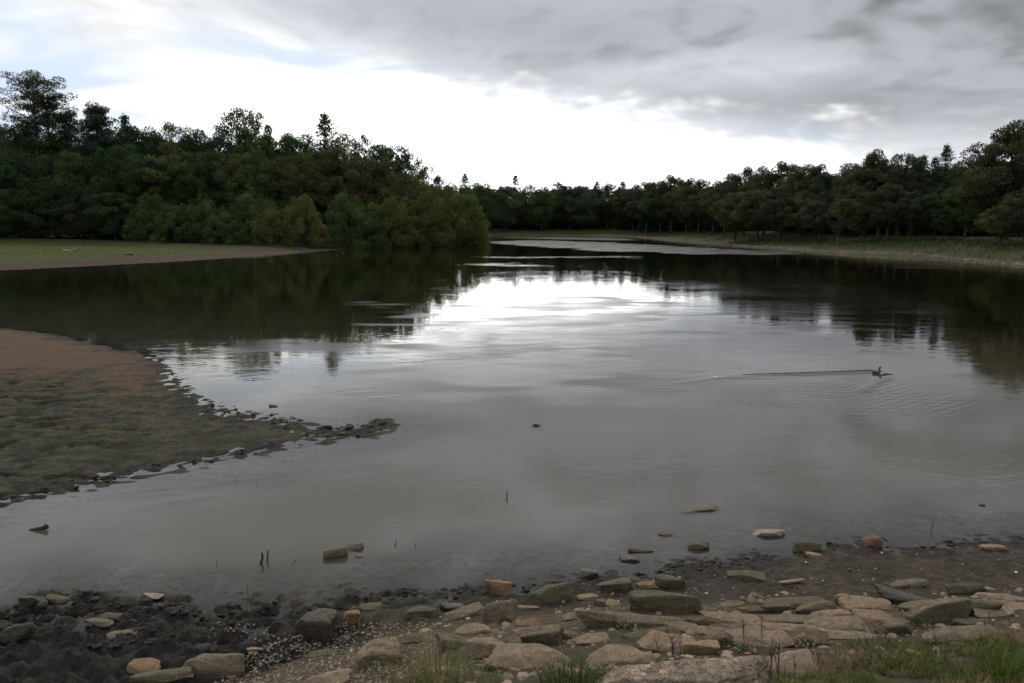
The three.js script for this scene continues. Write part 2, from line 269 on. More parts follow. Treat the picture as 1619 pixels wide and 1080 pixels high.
  rt.wrapS = rt.wrapT = THREE.ClampToEdgeWrapping; rt.channel = 1;
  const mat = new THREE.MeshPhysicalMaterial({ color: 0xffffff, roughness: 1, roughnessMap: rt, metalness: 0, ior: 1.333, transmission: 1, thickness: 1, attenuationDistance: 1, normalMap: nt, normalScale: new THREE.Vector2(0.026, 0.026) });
  mat.attenuationColor = new THREE.Color().setRGB(0.69, 0.665, 0.56);
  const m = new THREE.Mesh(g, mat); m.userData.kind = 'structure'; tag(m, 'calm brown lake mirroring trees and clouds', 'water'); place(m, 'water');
}
console.log('water done');

// ---------------------------------------------------------------- trees
class Soup {                                             // triangles gathered into one geometry
  constructor() { this.p = []; this.n = []; this.c = []; this.i = []; }
  leaf(x, y, z, a, b, n, col) {
    const up = (a[1] * b[2] - a[2] * b[1]) * n[0] + (a[2] * b[0] - a[0] * b[2]) * n[1] + (a[0] * b[1] - a[1] * b[0]) * n[2];
    if (up > 0) b = [-b[0], -b[1], -b[2]];          // wind the leaf so that its face looks the way of n
    const k = this.p.length / 3;
    this.p.push(x, y, z, x + a[0] * 0.5 + b[0], y + a[1] * 0.5 + b[1], z + a[2] * 0.5 + b[2], x + a[0], y + a[1], z + a[2], x + a[0] * 0.5 - b[0], y + a[1] * 0.5 - b[1], z + a[2] * 0.5 - b[2]);
    for (let q = 0; q < 4; q++) { this.n.push(n[0], n[1], n[2]); this.c.push(col[0], col[1], col[2]); }
    this.i.push(k, k + 1, k + 2, k, k + 2, k + 3);
  }
  tube(pts, radii, sides, col) {
    const base = this.p.length / 3;
    for (let j = 0; j < pts.length; j++) {
      const p = pts[j], q = pts[Math.min(j + 1, pts.length - 1)], o = pts[Math.max(j - 1, 0)];
      let tx = q[0] - o[0], ty = q[1] - o[1], tz = q[2] - o[2]; const l = Math.hypot(tx, ty, tz) || 1; tx /= l; ty /= l; tz /= l;
      let ux = Math.abs(ty) > 0.9 ? 1 : 0, uy = Math.abs(ty) > 0.9 ? 0 : 1, uz = 0;
      let vx = ty * uz - tz * uy, vy = tz * ux - tx * uz, vz = tx * uy - ty * ux; const vl = Math.hypot(vx, vy, vz); vx /= vl; vy /= vl; vz /= vl;
      const wx = ty * vz - tz * vy, wy = tz * vx - tx * vz, wz = tx * vy - ty * vx;
      for (let s = 0; s < sides; s++) { const a = s / sides * 6.28318, c = Math.cos(a), d = Math.sin(a), nx = vx * c + wx * d, ny = vy * c + wy * d, nz = vz * c + wz * d; this.p.push(p[0] + nx * radii[j], p[1] + ny * radii[j], p[2] + nz * radii[j]); this.n.push(nx, ny, nz); this.c.push(col[0], col[1], col[2]); }
    }
    for (let j = 0; j < pts.length - 1; j++) for (let s = 0; s < sides; s++) { const a = base + j * sides + s, b = base + j * sides + (s + 1) % sides; this.i.push(a, b, a + sides, b, b + sides, a + sides); }
    const last = base + (pts.length - 1) * sides; for (let s = 1; s < sides - 1; s++) this.i.push(last, last + s, last + s + 1);
  }
  build() { const g = new THREE.BufferGeometry(); g.setAttribute('position', new THREE.Float32BufferAttribute(this.p, 3)); g.setAttribute('normal', new THREE.Float32BufferAttribute(this.n, 3)); g.setAttribute('color', new THREE.Float32BufferAttribute(this.c, 3)); g.setIndex(this.i); return g; }
}
function sphereDir(r) { const y = r() * 2 - 1, a = r() * 6.28318, q = Math.sqrt(1 - y * y); return [q * Math.cos(a), y, q * Math.sin(a)]; }
function clump(s, r, c, rad, flat, n, size, slim, tint, droop = 0) {
  for (let i = 0; i < n; i++) {
    const d = sphereDir(r), q = rad * (0.45 + 0.6 * Math.sqrt(r())), f = 0.78 + 0.44 * r();
    const x = c[0] + d[0] * q, y = c[1] + d[1] * q * flat, z = c[2] + d[2] * q;
    const l = size * (0.6 + 0.8 * r()), t = sphereDir(r); t[0] += d[0] * 0.7; t[1] += d[1] * 0.4 - droop; t[2] += d[2] * 0.7; const tl = l / Math.hypot(...t); t[0] *= tl; t[1] *= tl; t[2] *= tl;
    const o = sphereDir(r); let b = [t[1] * o[2] - t[2] * o[1], t[2] * o[0] - t[0] * o[2], t[0] * o[1] - t[1] * o[0]]; const bl = l * slim * 0.5 / (Math.hypot(...b) || 1); b = b.map(v => v * bl);
    let fn = [t[1] * b[2] - t[2] * b[1], t[2] * b[0] - t[0] * b[2], t[0] * b[1] - t[1] * b[0]]; const fl = Math.hypot(...fn) || 1, sg = fn[0] * d[0] + fn[1] * d[1] + fn[2] * d[2] < 0 ? -1 : 1;
    fn = [fn[0] / fl * sg * 0.7 + d[0], fn[1] / fl * sg * 0.7 + d[1] + 0.25, fn[2] / fl * sg * 0.7 + d[2]]; const nl = 1 / Math.hypot(...fn);
    s.leaf(x, y, z, t, b, fn.map(v => v * nl), [tint[0] * f, tint[1] * f, tint[2] * f * (0.9 + 0.2 * r())]);
  }
}
const BARK = [0.055, 0.045, 0.035];
function limb(s, r, a, b, r0, r1, sides = 5) { const m = [lerp(a[0], b[0], 0.5) + (r() - 0.5) * 0.4, lerp(a[1], b[1], 0.55) + (r() - 0.3) * 0.5, lerp(a[2], b[2], 0.5) + (r() - 0.5) * 0.4]; s.tube([a, m, b], [r0, (r0 + r1) / 2, r1], sides, BARK); }
// each maker returns [wood, leaves, height]; hue of the leaves varies from clump to clump
function hueJit(r) { const a = 0.72 + 0.56 * r(); return [a * (0.95 + 0.14 * r()), a, a * (0.92 + 0.16 * r())]; }
function broadleaf(seed, { H = 14, clear = 0.12, rx = 0.30, n = 90, gap = 0, size = 0.36, per = 130, top = 1, lean = 0.04, crad = 1 }) {
  const r = rng(seed), w = new Soup(), s = new Soup(), lx = (r() - 0.5) * lean * H * 2, lz = (r() - 0.5) * lean * H * 2;
  const axis = t => [lx * t * t + 0.12 * Math.sin(t * 9 + seed), t * H * 0.86, lz * t * t + 0.12 * Math.cos(t * 7 + seed)], R = 0.017 * H + 0.05, tp = [], tr = [];
  for (let i = 0; i <= 9; i++) { const t = i / 9; tp.push(axis(t)); tr.push(R * (1 - 0.9 * t) * (i === 0 ? 1.45 : 1)); }
  w.tube(tp, tr, 8, BARK);
  const centres = [];
  for (let tries = 0; centres.length < n && tries < n * 40; tries++) {
    const d = sphereDir(r), q = Math.cbrt(0.25 + 0.75 * r()), y0 = (clear + 1) / 2, ry = (1 - clear) / 2;
    const yy = y0 + d[1] * q * ry, wide = rx * (0.75 + 0.5 * Math.sin(Math.PI * Math.min(1, (yy - clear) / (1 - clear) * 0.8 + 0.12))) * (1 + 0.28 * noise(d[0] * 1.7 + seed, d[1] * 1.7, d[2] * 1.7));
    const cr = (0.055 + 0.035 * r()) * H * crad, c = [d[0] * q * wide * H + lx * yy, yy * H - cr * 0.6 * top, d[2] * q * wide * H + lz * yy];
    if (gap && noise(c[0] * 0.45 + seed * 3, c[1] * 0.45, c[2] * 0.45) > gap) continue;
    if (centres.some(o => Math.hypot(o[0] - c[0], o[1] - c[1], o[2] - c[2]) < cr * 0.62)) continue;
    centres.push([...c, cr]);
  }
  for (const [x, y, z, cr] of centres) {
    clump(s, r, [x, y, z], cr, 0.66, Math.round(per * (0.7 + 0.6 * r())), size, 0.62, hueJit(r));
    if (r() < 0.6) { const a = axis(Math.max(0.15, Math.min(0.95, y / H / 0.86 - 0.12 - 0.1 * r()))); limb(w, r, a, [x, y, z], 0.05 + 0.004 * H * r(), 0.02); }
  }
  return [w.build(), s.build(), H];
}
function pine(seed, { H = 20, clear = 0.5, n = 44, rx = 0.2, size = 0.24, umbrella = true }) {
  const r = rng(seed), w = new Soup(), s = new Soup(), axis = t => [0.35 * Math.sin(t * 4 + seed), t * H * 0.97, 0.3 * Math.cos(t * 3 + seed) - 0.3], tp = [], tr = [];
  for (let i = 0; i <= 10; i++) { const t = i / 10; tp.push(axis(t)); tr.push((0.014 * H + 0.04) * (1 - 0.85 * t) * (i ? 1 : 1.4)); }
  w.tube(tp, tr, 8, [0.07, 0.05, 0.038]);
  for (let i = 0; i < n; i++) {
    const t = clear + (1 - clear) * (i + r()) / n, a = i * 2.4 + r(), u = (t - clear) / (1 - clear);
    const len = H * rx * (umbrella ? (0.45 + 0.75 * Math.sin(Math.PI * Math.min(1, 0.25 + 0.68 * u))) : 1 - 0.75 * u) * (0.6 + 0.6 * r());
    const b = axis(t), e = [b[0] + Math.cos(a) * len, Math.min(b[1] + len * (0.25 + 0.25 * r()), H * 0.98), b[2] + Math.sin(a) * len];
    limb(w, r, [b[0], b[1] - 0.3, b[2]], e, 0.07, 0.02);
    const tint = hueJit(r), k = 2 + Math.round(r() * 2);
    for (let q = 0; q < k; q++) { const f = 1 - q * 0.3 - 0.1 * r(); clump(s, r, [lerp(b[0], e[0], f) + (r() - 0.5) * 0.9, lerp(b[1], e[1], f) + 0.15 + 0.5 * r(), lerp(b[2], e[2], f) + (r() - 0.5) * 0.9], (0.036 + 0.02 * r()) * H, 0.36, 170, size, 0.36, tint); }
  }
  clump(s, r, axis(0.97), 0.04 * H, 0.6, 90, size, 0.36, hueJit(r));
  return [w.build(), s.build(), H];
}
function spruce(seed, { H = 15, rx = 0.17, size = 0.34, base = 0.1 }) {
  const r = rng(seed), w = new Soup(), s = new Soup(), tp = [], tr = [];
  for (let i = 0; i <= 8; i++) { const t = i / 8; tp.push([0.1 * Math.sin(t * 5 + seed), t * H, 0.1 * Math.cos(t * 4)]); tr.push((0.013 * H + 0.03) * (1 - 0.93 * t)); }
  w.tube(tp, tr, 7, BARK);
  for (let t = base; t < 0.985; t += 0.021 + 0.018 * r()) {
    const k = 4 + Math.round(r() * 3), L = H * Math.min(rx * (1.1 - 0.35 * t), 0.44 * (1 - t) + 0.006), a0 = r() * 6;
    for (let q = 0; q < k; q++) {
      const a = a0 + q / k * 6.283 + r() * 0.5, len = L * (0.55 + 0.65 * r()), y = t * H, e = [Math.cos(a) * len, y - len * 0.16 + (t > 0.8 ? len * 0.5 : 0), Math.sin(a) * len];
      if (len > 0.6 && r() < 0.5) limb(w, r, [0, y, 0], e, 0.035, 0.012, 4);
      const tint = hueJit(r), m = Math.max(1, Math.round(len / 0.8));
      for (let c = 0; c < m; c++) { const f = (c + 0.7) / m; clump(s, r, [e[0] * f, lerp(y, e[1], f), e[2] * f], Math.min(0.62, 0.2 + 0.3 * len), 0.5, 26, size, 0.34, tint, 0.35); }
    }
  }
  clump(s, r, [0, H * 0.985, 0], 0.16, 1.6, 16, size * 0.8, 0.3, [1, 1, 1]);
  return [w.build(), s.build(), H];
}
function willow(seed, { H = 8, rx = 0.55, n = 80, size = 0.21, per = 290 }) {
  const r = rng(seed), w = new Soup(), s = new Soup();
  for (let i = 0; i < 6; i++) { const a = i + r(), l = (0.3 + 0.5 * r()) * H * rx; w.tube([[Math.cos(a) * 0.2, -0.2, Math.sin(a) * 0.2], [Math.cos(a) * l * 0.45, H * 0.35, Math.sin(a) * l * 0.45], [Math.cos(a) * l, H * (0.6 + 0.2 * r()), Math.sin(a) * l]], [0.12, 0.08, 0.02], 6, BARK); }
  const put = [];
  for (let tries = 0; put.length < n && tries < n * 30; tries++) {
    const d = sphereDir(r), q = Math.cbrt(0.35 + 0.65 * r()); const y = 0.08 + (0.92) * Math.abs(d[1]) * q * (0.88 + 0.24 * noise(d[0] * 2 + seed, d[2] * 2, 1)), k = (1 + 0.3 * noise(d[0] * 2.2 + seed * 2, d[1] * 2.2, d[2] * 2.2));
    const c = [d[0] * q * rx * H * k, y * H - 0.3, d[2] * q * rx * H * k], cr = (0.075 + 0.04 * r()) * H; if (put.some(o => Math.hypot(o[0] - c[0], o[1] - c[1], o[2] - c[2]) < cr * 0.6)) continue; put.push(c);
    clump(s, r, c, cr, 0.85, Math.round(per * (0.7 + 0.5 * r())), size, 0.42, hueJit(r), -0.15);
  }
  for (let i = 0; i < 40; i++) { const d = sphereDir(r), y = H * (0.5 + 0.5 * Math.abs(d[1])), q = rx * H * Math.sqrt(Math.max(0, 1 - (y / H) ** 2)); clump(s, r, [d[0] * q, y, d[2] * q], 0.3, 1.6, 12, size, 0.3, hueJit(r), -0.8); }
  return [w.build(), s.build(), H];
}
const protos = {
  broad: [1, 2, 3, 4].map(i => broadleaf(i * 11, { H: 14, clear: 0.1, rx: 0.27 + 0.02 * i, n: 100, per: 330, size: 0.21, crad: 1.15 })),
  airy: [1, 2, 3].map(i => broadleaf(100 + i * 7, { H: 18, clear: 0.2, rx: 0.2 + 0.02 * i, n: 92, gap: 0.02, per: 170, crad: 0.66, size: 0.25 })),
  trunked: [1, 2, 3, 4].map(i => broadleaf(200 + i * 5, { H: 12, clear: 0.26, rx: 0.33, n: 92, per: 330, lean: 0.08, size: 0.20 })),
  pine: [pine(301, { H: 20, clear: 0.66, n: 22, rx: 0.19 }), pine(302, { H: 18, clear: 0.3, n: 44, rx: 0.2 }), pine(303, { H: 16, clear: 0.3, n: 60, rx: 0.24, umbrella: false, size: 0.26 })],
  spruce: [spruce(401, {}), spruce(402, { rx: 0.14 }), spruce(403, { rx: 0.2, base: 0.06 })],
  willow: [willow(501, {}), willow(502, { rx: 0.62 }), willow(503, { rx: 0.48, n: 70 })],
};
// leaf colours (what the leaves are): deep green, grey-green, olive, russet-brown, yellowing, blue-green
const TINT = { deep: [0.027, 0.050, 0.018], mid: [0.038, 0.062, 0.020], grey: [0.040, 0.058, 0.032], olive: [0.054, 0.066, 0.019], brown: [0.046, 0.047, 0.022], lime: [0.064, 0.073, 0.024], yellow: [0.10, 0.088, 0.02], blue: [0.024, 0.042, 0.028], dark: [0.030, 0.039, 0.021] };
const leafMats = {}; for (const k in TINT) { leafMats[k] = new THREE.MeshPhysicalMaterial({ vertexColors: true, roughness: 0.95, specularIntensity: 0.12, transmission: 0.35, thickness: 0, side: THREE.DoubleSide }); leafMats[k].color.setRGB(...TINT[k].map(v => v * 2.1)); }
const barkMat = new THREE.MeshStandardMaterial({ vertexColors: true, roughness: 0.95 }), paleBark = new THREE.MeshStandardMaterial({ vertexColors: true, roughness: 0.95 }); paleBark.color.setRGB(2.6, 2.6, 2.5);
const KIND = { broad: 'broadleaf tree', airy: 'open-crowned tree', trunked: 'broadleaf tree', pine: 'pine tree', spruce: 'conifer', willow: 'bushy willow' }, NAME = { broad: 'broadleaf_tree', airy: 'open_crowned_tree', trunked: 'bank_tree', pine: 'pine_tree', spruce: 'conifer_tree', willow: 'willow_bush' };
const WORD = { deep: 'deep green', mid: 'green', grey: 'grey-green', olive: 'olive', brown: 'brownish', lime: 'pale olive', yellow: 'yellowing', blue: 'blue-green', dark: 'dark' };
let treeSeed = 1;
function standing(px, py, D) { const d = ray(px, py), t = D / -d[2]; return [d[0] * t, EYE + d[1] * t, -D]; }
function tree([px, top, D, kind, wide, tint, label, variant], group, pale) {
  const r = rng(900 + treeSeed++), list = protos[kind], pr = list[variant ?? Math.floor(r() * list.length)], [x, ytop] = standing(px, top, D), y = Math.max(0.02, groundY(x, -D)), k = (ytop - y) / pr[2];
  const o = new THREE.Group(), wood = new THREE.Mesh(pr[0], pale ? paleBark : barkMat), crown = new THREE.Mesh(pr[1], leafMats[tint]); wood.name = 'trunk'; crown.name = 'crown'; o.add(wood, crown);
  o.position.set(x, y - 0.05, -D); o.rotation.y = r() * 6.283; o.scale.set(k * wide, k, k * wide);
  tag(o, label, kind === 'willow' ? 'bush' : 'tree', group); place(o, NAME[kind]); return o;
}
function row(list, where, group) {
  list.sort((a, b) => a[0] - b[0]);
  const seen = {};
  list.forEach((t) => { const key = KIND[t[3]] + t[5]; seen[key] = (seen[key] ?? 0) + 1; t.nth = seen[key]; });
  list.forEach((t) => { const key = KIND[t[3]] + t[5]; const many = seen[key] > 1; t[6] = t[6] || `${WORD[t[5]]} ${KIND[t[3]]} ${where}, ${many ? (t.nth === seen[key] ? 'last' : ORD[t.nth - 1]) + ' such from the left' : 'the only such'}`; tree(t, group); });
}
row([
  [-18, 172, 121, 'broad', 1, 'deep'], [10, 178, 126, 'broad', 0.9, 'dark'], [44, 119, 122, 'pine', 1, 'dark', 'tall pine with a domed open crown, highest of the left wood', 0],
  [78, 152, 124, 'pine', 0.85, 'dark', 'pine close beside the tallest pine, crown just under it', 1], [108, 180, 124, 'pine', 0.9, 'deep', 'pine with bushy crown, right of the two tallest pines', 1], [130, 188, 126, 'airy', 0.8, 'deep'],
  [153, 170, 122, 'pine', 0.9, 'blue', 'pointed blue-green pine whose tip stands just right of the tall pines', 2], [175, 196, 126, 'broad', 0.8, 'deep'], [196, 180, 128, 'spruce', 0.9, 'deep', 'dark green conifer with pointed tip in the left wood skyline'], [217, 190, 129, 'broad', 0.7, 'blue'], [243, 198, 130, 'broad', 0.75, 'deep'],
  [270, 191, 131, 'airy', 0.9, 'mid'], [298, 192, 130, 'broad', 0.7, 'deep'], [325, 199, 131, 'broad', 0.7, 'blue'], [348, 196, 131, 'airy', 0.7, 'deep'], [378, 158, 133, 'airy', 0.85, 'mid', 'tallest open-crowned tree rising above the middle of the left wood', 0], [404, 166, 134, 'airy', 0.55, 'mid', 'second open-crowned tree touching the tallest one in the left wood', 1],
  [432, 196, 134, 'broad', 0.7, 'deep'], [458, 198, 135, 'airy', 0.8, 'deep'], [486, 207, 136, 'broad', 0.75, 'mid'], [513, 177, 134, 'spruce', 1.0, 'deep', 'lone conifer top rising above the brown canopy of the left wood', 2], [545, 200, 138, 'airy', 0.85, 'olive'], [574, 209, 139, 'airy', 0.6, 'mid'], [600, 220, 140, 'broad', 0.7, 'mid'],
  [628, 219, 141, 'airy', 0.85, 'deep'], [652, 234, 143, 'airy', 0.7, 'mid'], [674, 258, 146, 'airy', 0.75, 'grey'], [694, 277, 149, 'airy', 0.8, 'grey'],
], 'on the skyline of the left wood', 'trees of the left wood');
row([
  [5, 225, 115, 'broad', 0.9, 'deep'], [38, 240, 116, 'broad', 0.8, 'dark'], [80, 232, 117, 'broad', 0.9, 'deep'], [122, 228, 118, 'broad', 0.8, 'mid'], [160, 232, 119, 'spruce', 1.1, 'deep'], [192, 222, 120, 'broad', 0.8, 'deep'], [228, 236, 120, 'broad', 0.8, 'blue'], [262, 222, 121, 'airy', 1.2, 'olive', 'tall olive birch-like tree standing out in the left wood'], [300, 236, 122, 'broad', 0.85, 'deep'],
  [338, 232, 123, 'broad', 0.8, 'deep'], [372, 236, 124, 'broad', 0.85, 'olive'], [410, 232, 126, 'broad', 0.85, 'mid'], [448, 240, 127, 'broad', 0.9, 'brown'], [488, 234, 129, 'broad', 0.85, 'olive'], [525, 228, 131, 'broad', 0.9, 'brown'], [562, 238, 132, 'broad', 0.9, 'brown'], [598, 246, 134, 'broad', 0.85, 'brown'], [630, 262, 136, 'broad', 0.9, 'olive'], [660, 280, 139, 'broad', 0.9, 'olive'],
], 'in the middle of the left wood', 'trees of the left wood');
row([
  [-10, 290, 112, 'broad', 1.3, 'deep'], [28, 300, 113, 'spruce', 1.7, 'dark'], [66, 285, 114, 'broad', 1.2, 'deep'], [104, 296, 114, 'spruce', 1.7, 'dark'], [140, 288, 115, 'broad', 1.2, 'dark'], [178, 300, 115, 'broad', 1.3, 'deep'],
], 'at the back of the grassy beach', 'trees of the left wood');
row([
  [212, 330, 113, 'willow', 0.8, 'mid'], [240, 300, 114, 'willow', 0.8, 'mid'], [276, 318, 112, 'willow', 0.9, 'mid'], [318, 300, 114, 'willow', 0.8, 'mid'], [352, 326, 112, 'willow', 0.9, 'mid'], [392, 290, 116, 'willow', 0.75, 'mid'], [430, 318, 113, 'willow', 0.85, 'olive'],
  [476, 303, 114, 'willow', 0.75, 'lime', 'pale olive willow leaning over the water by the beach end', 0], [504, 350, 115, 'willow', 0.9, 'lime', 'low pale willow at the foot of the taller pale one'], [545, 298, 119, 'willow', 0.8, 'mid'], [578, 325, 121, 'willow', 0.9, 'mid'], [612, 296, 124, 'willow', 0.85, 'olive'],
  [640, 322, 127, 'willow', 0.9, 'olive'], [668, 285, 131, 'willow', 0.85, 'olive'], [700, 283, 137, 'willow', 0.85, 'olive'], [728, 292, 141, 'willow', 0.8, 'olive'], [746, 318, 143, 'willow', 0.75, 'olive'], [757, 342, 145, 'willow', 0.7, 'yellow', 'yellowing willow bush at the very tip of the wooded point'],
], 'along the left waterline', 'bushes along the left bank');
row([
  [735, 273, 236, 'spruce', 1.1, 'dark'], [752, 284, 228, 'broad', 0.9, 'grey'], [772, 287, 226, 'broad', 1, 'mid'], [795, 290, 226, 'broad', 1, 'grey'], [815, 277, 240, 'spruce', 1.2, 'dark'], [832, 288, 230, 'broad', 1, 'brown'], [857, 291, 226, 'broad', 1, 'mid'], [880, 283, 232, 'broad', 0.85, 'deep'], [902, 286, 228, 'broad', 1, 'dark'], [924, 289, 226, 'broad', 1, 'grey'],
  [944, 286, 236, 'spruce', 1.2, 'dark'], [962, 289, 226, 'trunked', 1, 'dark'], [985, 286, 230, 'spruce', 1.2, 'deep'], [1002, 291, 220, 'trunked', 1, 'brown'], [1024, 287, 210, 'trunked', 1, 'dark'], [1046, 281, 200, 'trunked', 0.95, 'deep'], [1064, 276, 194, 'trunked', 0.95, 'dark'], [1088, 281, 186, 'trunked', 1, 'brown'], [1108, 282, 178, 'trunked', 1, 'brown'], [1130, 285, 170, 'trunked', 1, 'dark'],
], 'on the far shore', 'trees of the far shore');
row([
  [1150, 272, 158, 'trunked', 0.95, 'brown'], [1180, 263, 152, 'trunked', 0.9, 'dark'], [1212, 262, 146, 'trunked', 0.95, 'brown'], [1241, 254, 142, 'trunked', 0.95, 'dark'], [1273, 255, 136, 'trunked', 0.9, 'brown'], [1294, 259, 132, 'trunked', 0.75, 'dark'], [1316, 271, 130, 'broad', 0.8, 'deep'], [1346, 250, 124, 'airy', 0.9, 'brown', 'thin-crowned brownish tree left of the big dark group on the right bank'], [1374, 243, 118, 'trunked', 0.8, 'dark'], [1396, 233, 116, 'trunked', 0.85, 'brown'], [1428, 237, 114, 'trunked', 0.85, 'dark'],
  [1461, 244, 116, 'spruce', 1, 'blue'], [1479, 247, 118, 'spruce', 0.9, 'blue'], [1498, 227, 116, 'spruce', 0.9, 'blue', 'tallest pointed conifer above the right bank', 2], [1524, 256, 112, 'broad', 0.8, 'deep'], [1548, 251, 110, 'spruce', 0.9, 'deep'], [1569, 236, 110, 'spruce', 0.9, 'blue', 'pointed conifer beside the great tree at the right edge', 0],
], 'on the skyline of the right bank', 'trees of the right bank');
row([
  [1165, 300, 140, 'trunked', 1.1, 'brown'], [1200, 296, 134, 'trunked', 1.1, 'brown'], [1236, 290, 128, 'trunked', 1.1, 'dark'], [1268, 298, 124, 'trunked', 1, 'brown'], [1300, 300, 118, 'trunked', 1.1, 'dark'], [1366, 292, 109, 'trunked', 1, 'brown'], [1408, 288, 106, 'trunked', 1.1, 'dark'], [1444, 300, 104, 'trunked', 0.9, 'dark'], [1482, 296, 103, 'trunked', 0.9, 'deep'],
  [1534, 278, 99, 'trunked', 0.95, 'mid', 'rounded lighter green tree before the right-hand conifers', 1], [1498, 325, 101, 'trunked', 1.1, 'deep', 'lowest green tree before the tall conifers on the right bank'], [1604, 198, 96, 'trunked', 0.95, 'brown', 'great brown-tinged tree towering at the right edge', 0], [1650, 170, 96, 'trunked', 0.9, 'dark'], [1588, 312, 90, 'trunked', 1.1, 'olive'], [1628, 290, 88, 'trunked', 1, 'dark'],
], 'at the front of the right bank', 'trees of the right bank');
tree([1329, 292, 112, 'airy', 0.6, 'brown', 'slender tree with pale leaning trunk on the right bank', 2], 'trees of the right bank', true);
// the woods behind, where one tree cannot be told from the next
function mass(name, label, spots, kinds, tint) {
  const r = rng(spots.length + 5), o = kinds.map(k => [k, []]);
  for (const s of spots) o[Math.floor(r() * o.length)][1].push(s);
  const g = new THREE.Group();
  o.forEach(([[kind, v], list]) => {
    const pr = protos[kind][v], wood = pr[0].clone(), c = wood.getAttribute('color'); for (let i = 0; i < c.count * 3; i++) c.array[i] = 0.9;
    const m = new THREE.InstancedMesh(mergeGeometries([wood, pr[1]]), leafMats[tint], list.length), q = new THREE.Object3D(); m.name = 'foliage';
    list.forEach(([x, z, h], i) => { q.position.set(x, groundY(x, z) - 0.1, z); q.rotation.y = r() * 6.28; const k = h / pr[2]; q.scale.set(k, k, k); q.updateMatrix(); m.setMatrixAt(i, q.matrix); });
    g.add(m);
  });
  tag(g, label, 'wood', null, 'stuff'); place(g, name);
}
{
  const r = rng(4242), L = [], F = [], R = [];
  for (let i = 0; i < 90; i++) { const px = -260 + 930 * r(), D = 128 + 55 * r(), top = curve([[-260, 200], [0, 205], [120, 215], [350, 218], [450, 225], [600, 245], [670, 285]], px) + 14 * r(), [x, y] = standing(px, top, D); if (shore(x, -D)[0] > 3) L.push([x, -D, Math.max(4, y - 1.2)]); }
  for (let i = 0; i < 80; i++) { const px = 560 + 580 * r(), D = 236 + 60 * r(), [x, y] = standing(px, 292 + 8 * r(), D); if (shore(x, -D)[0] > 10) F.push([x, -D, y - 1.5]); }
  for (let i = 0; i < 70; i++) { const px = 960 + 200 * r(), D = curve([[960, 236], [1012, 214], [1100, 186], [1160, 166]], px) + 50 * r() * r(), x = standing(px, 300, D)[0]; if (shore(x, -D)[0] > 13) F.push([x, -D, 5 + 5 * r()]); }
  for (let i = 0; i < 40; i++) { const px = 760 + 240 * r(), D = 228 + 14 * r(), x = standing(px, 300, D)[0]; if (shore(x, -D)[0] > 9) F.push([x, -D, 4 + 4 * r()]); }
  for (let i = 0; i < 150; i++) { const px = 1130 + 700 * r(), D0 = curve([[1130, 172], [1300, 132], [1450, 116], [1619, 106], [1830, 100]], px), D = D0 + 55 * r(), [x, y] = standing(px, curve([[1130, 296], [1250, 272], [1400, 262], [1550, 262], [1700, 230]], px) + 16 * r(), D); if (shore(x, -D)[0] > 12) R.push([x, -D, y - 1.7]); }
  for (let i = 0; i < 40; i++) { const px = 1140 + 560 * r(), D0 = curve([[1130, 162], [1300, 126], [1450, 111], [1619, 100], [1830, 96]], px), D = D0 + 14 * r(), x = standing(px, 300, D)[0]; if (shore(x, -D)[0] > 12) R.push([x, -D, 4 + 3 * r()]); }
  const U = []; for (let i = 0; i < 130; i++) { const px = 740 + 560 * r(), D = curve([[740, 243], [960, 242], [1012, 220], [1100, 192], [1180, 168], [1300, 134]], px) + 14 * r(), x = standing(px, 300, D)[0]; if (shore(x, -D)[0] > 13) U.push([x, -D, 3.5 + 2 * r()]); }
  mass('far_thicket', 'low dark thicket filling the gaps under the far trees', U, [['willow', 0], ['willow', 2]], 'dark');
  mass('left_woodland', 'shady inner wood behind the trees of the left bank', L, [['broad', 0], ['broad', 2], ['spruce', 0]], 'deep');
  mass('far_woodland', 'dense wood behind the trees of the far shore', F, [['broad', 1], ['spruce', 2], ['broad', 3]], 'dark');
  mass('right_woodland', 'dark wood behind the trees of the right bank', R, [['broad', 0], ['broad', 3], ['spruce', 1]], 'dark');
}
console.log('trees done');
// ---------------------------------------------------------------- stones
const sgrain = tileNoise(21);
const stoneMap = dataTex(512, (u, v) => { const a = sgrain(u, v, 7), b = sgrain(u, v, 31), c = sgrain(u, v, 120), e = sgrain(u + 0.5, v, 250); const stain = smooth(0.62, 0.75, 0.6 * a + 0.4 * b); return [0.80 + 0.22 * (b - 0.5) + 0.13 * (c - 0.5) + 0.08 * (e - 0.5) - 0.16 * stain, 0.79 + 0.22 * (b - 0.5) + 0.13 * (c - 0.5) + 0.08 * (e - 0.5) - 0.14 * stain, 0.78 + 0.20 * (b - 0.5) + 0.13 * (c - 0.5) + 0.08 * (e - 0.5) - 0.16 * stain]; }, true);
const stoneBump = dataTex(512, (u, v) => 0.35 * sgrain(u, v, 13) + 0.35 * sgrain(u, v, 40) + 0.3 * sgrain(u, v, 130));
const spots = []; { const r = rng(60); for (let i = 0; i < 46; i++) spots.push([r(), r(), 0.010 + 0.024 * r() ** 2, r()]); }
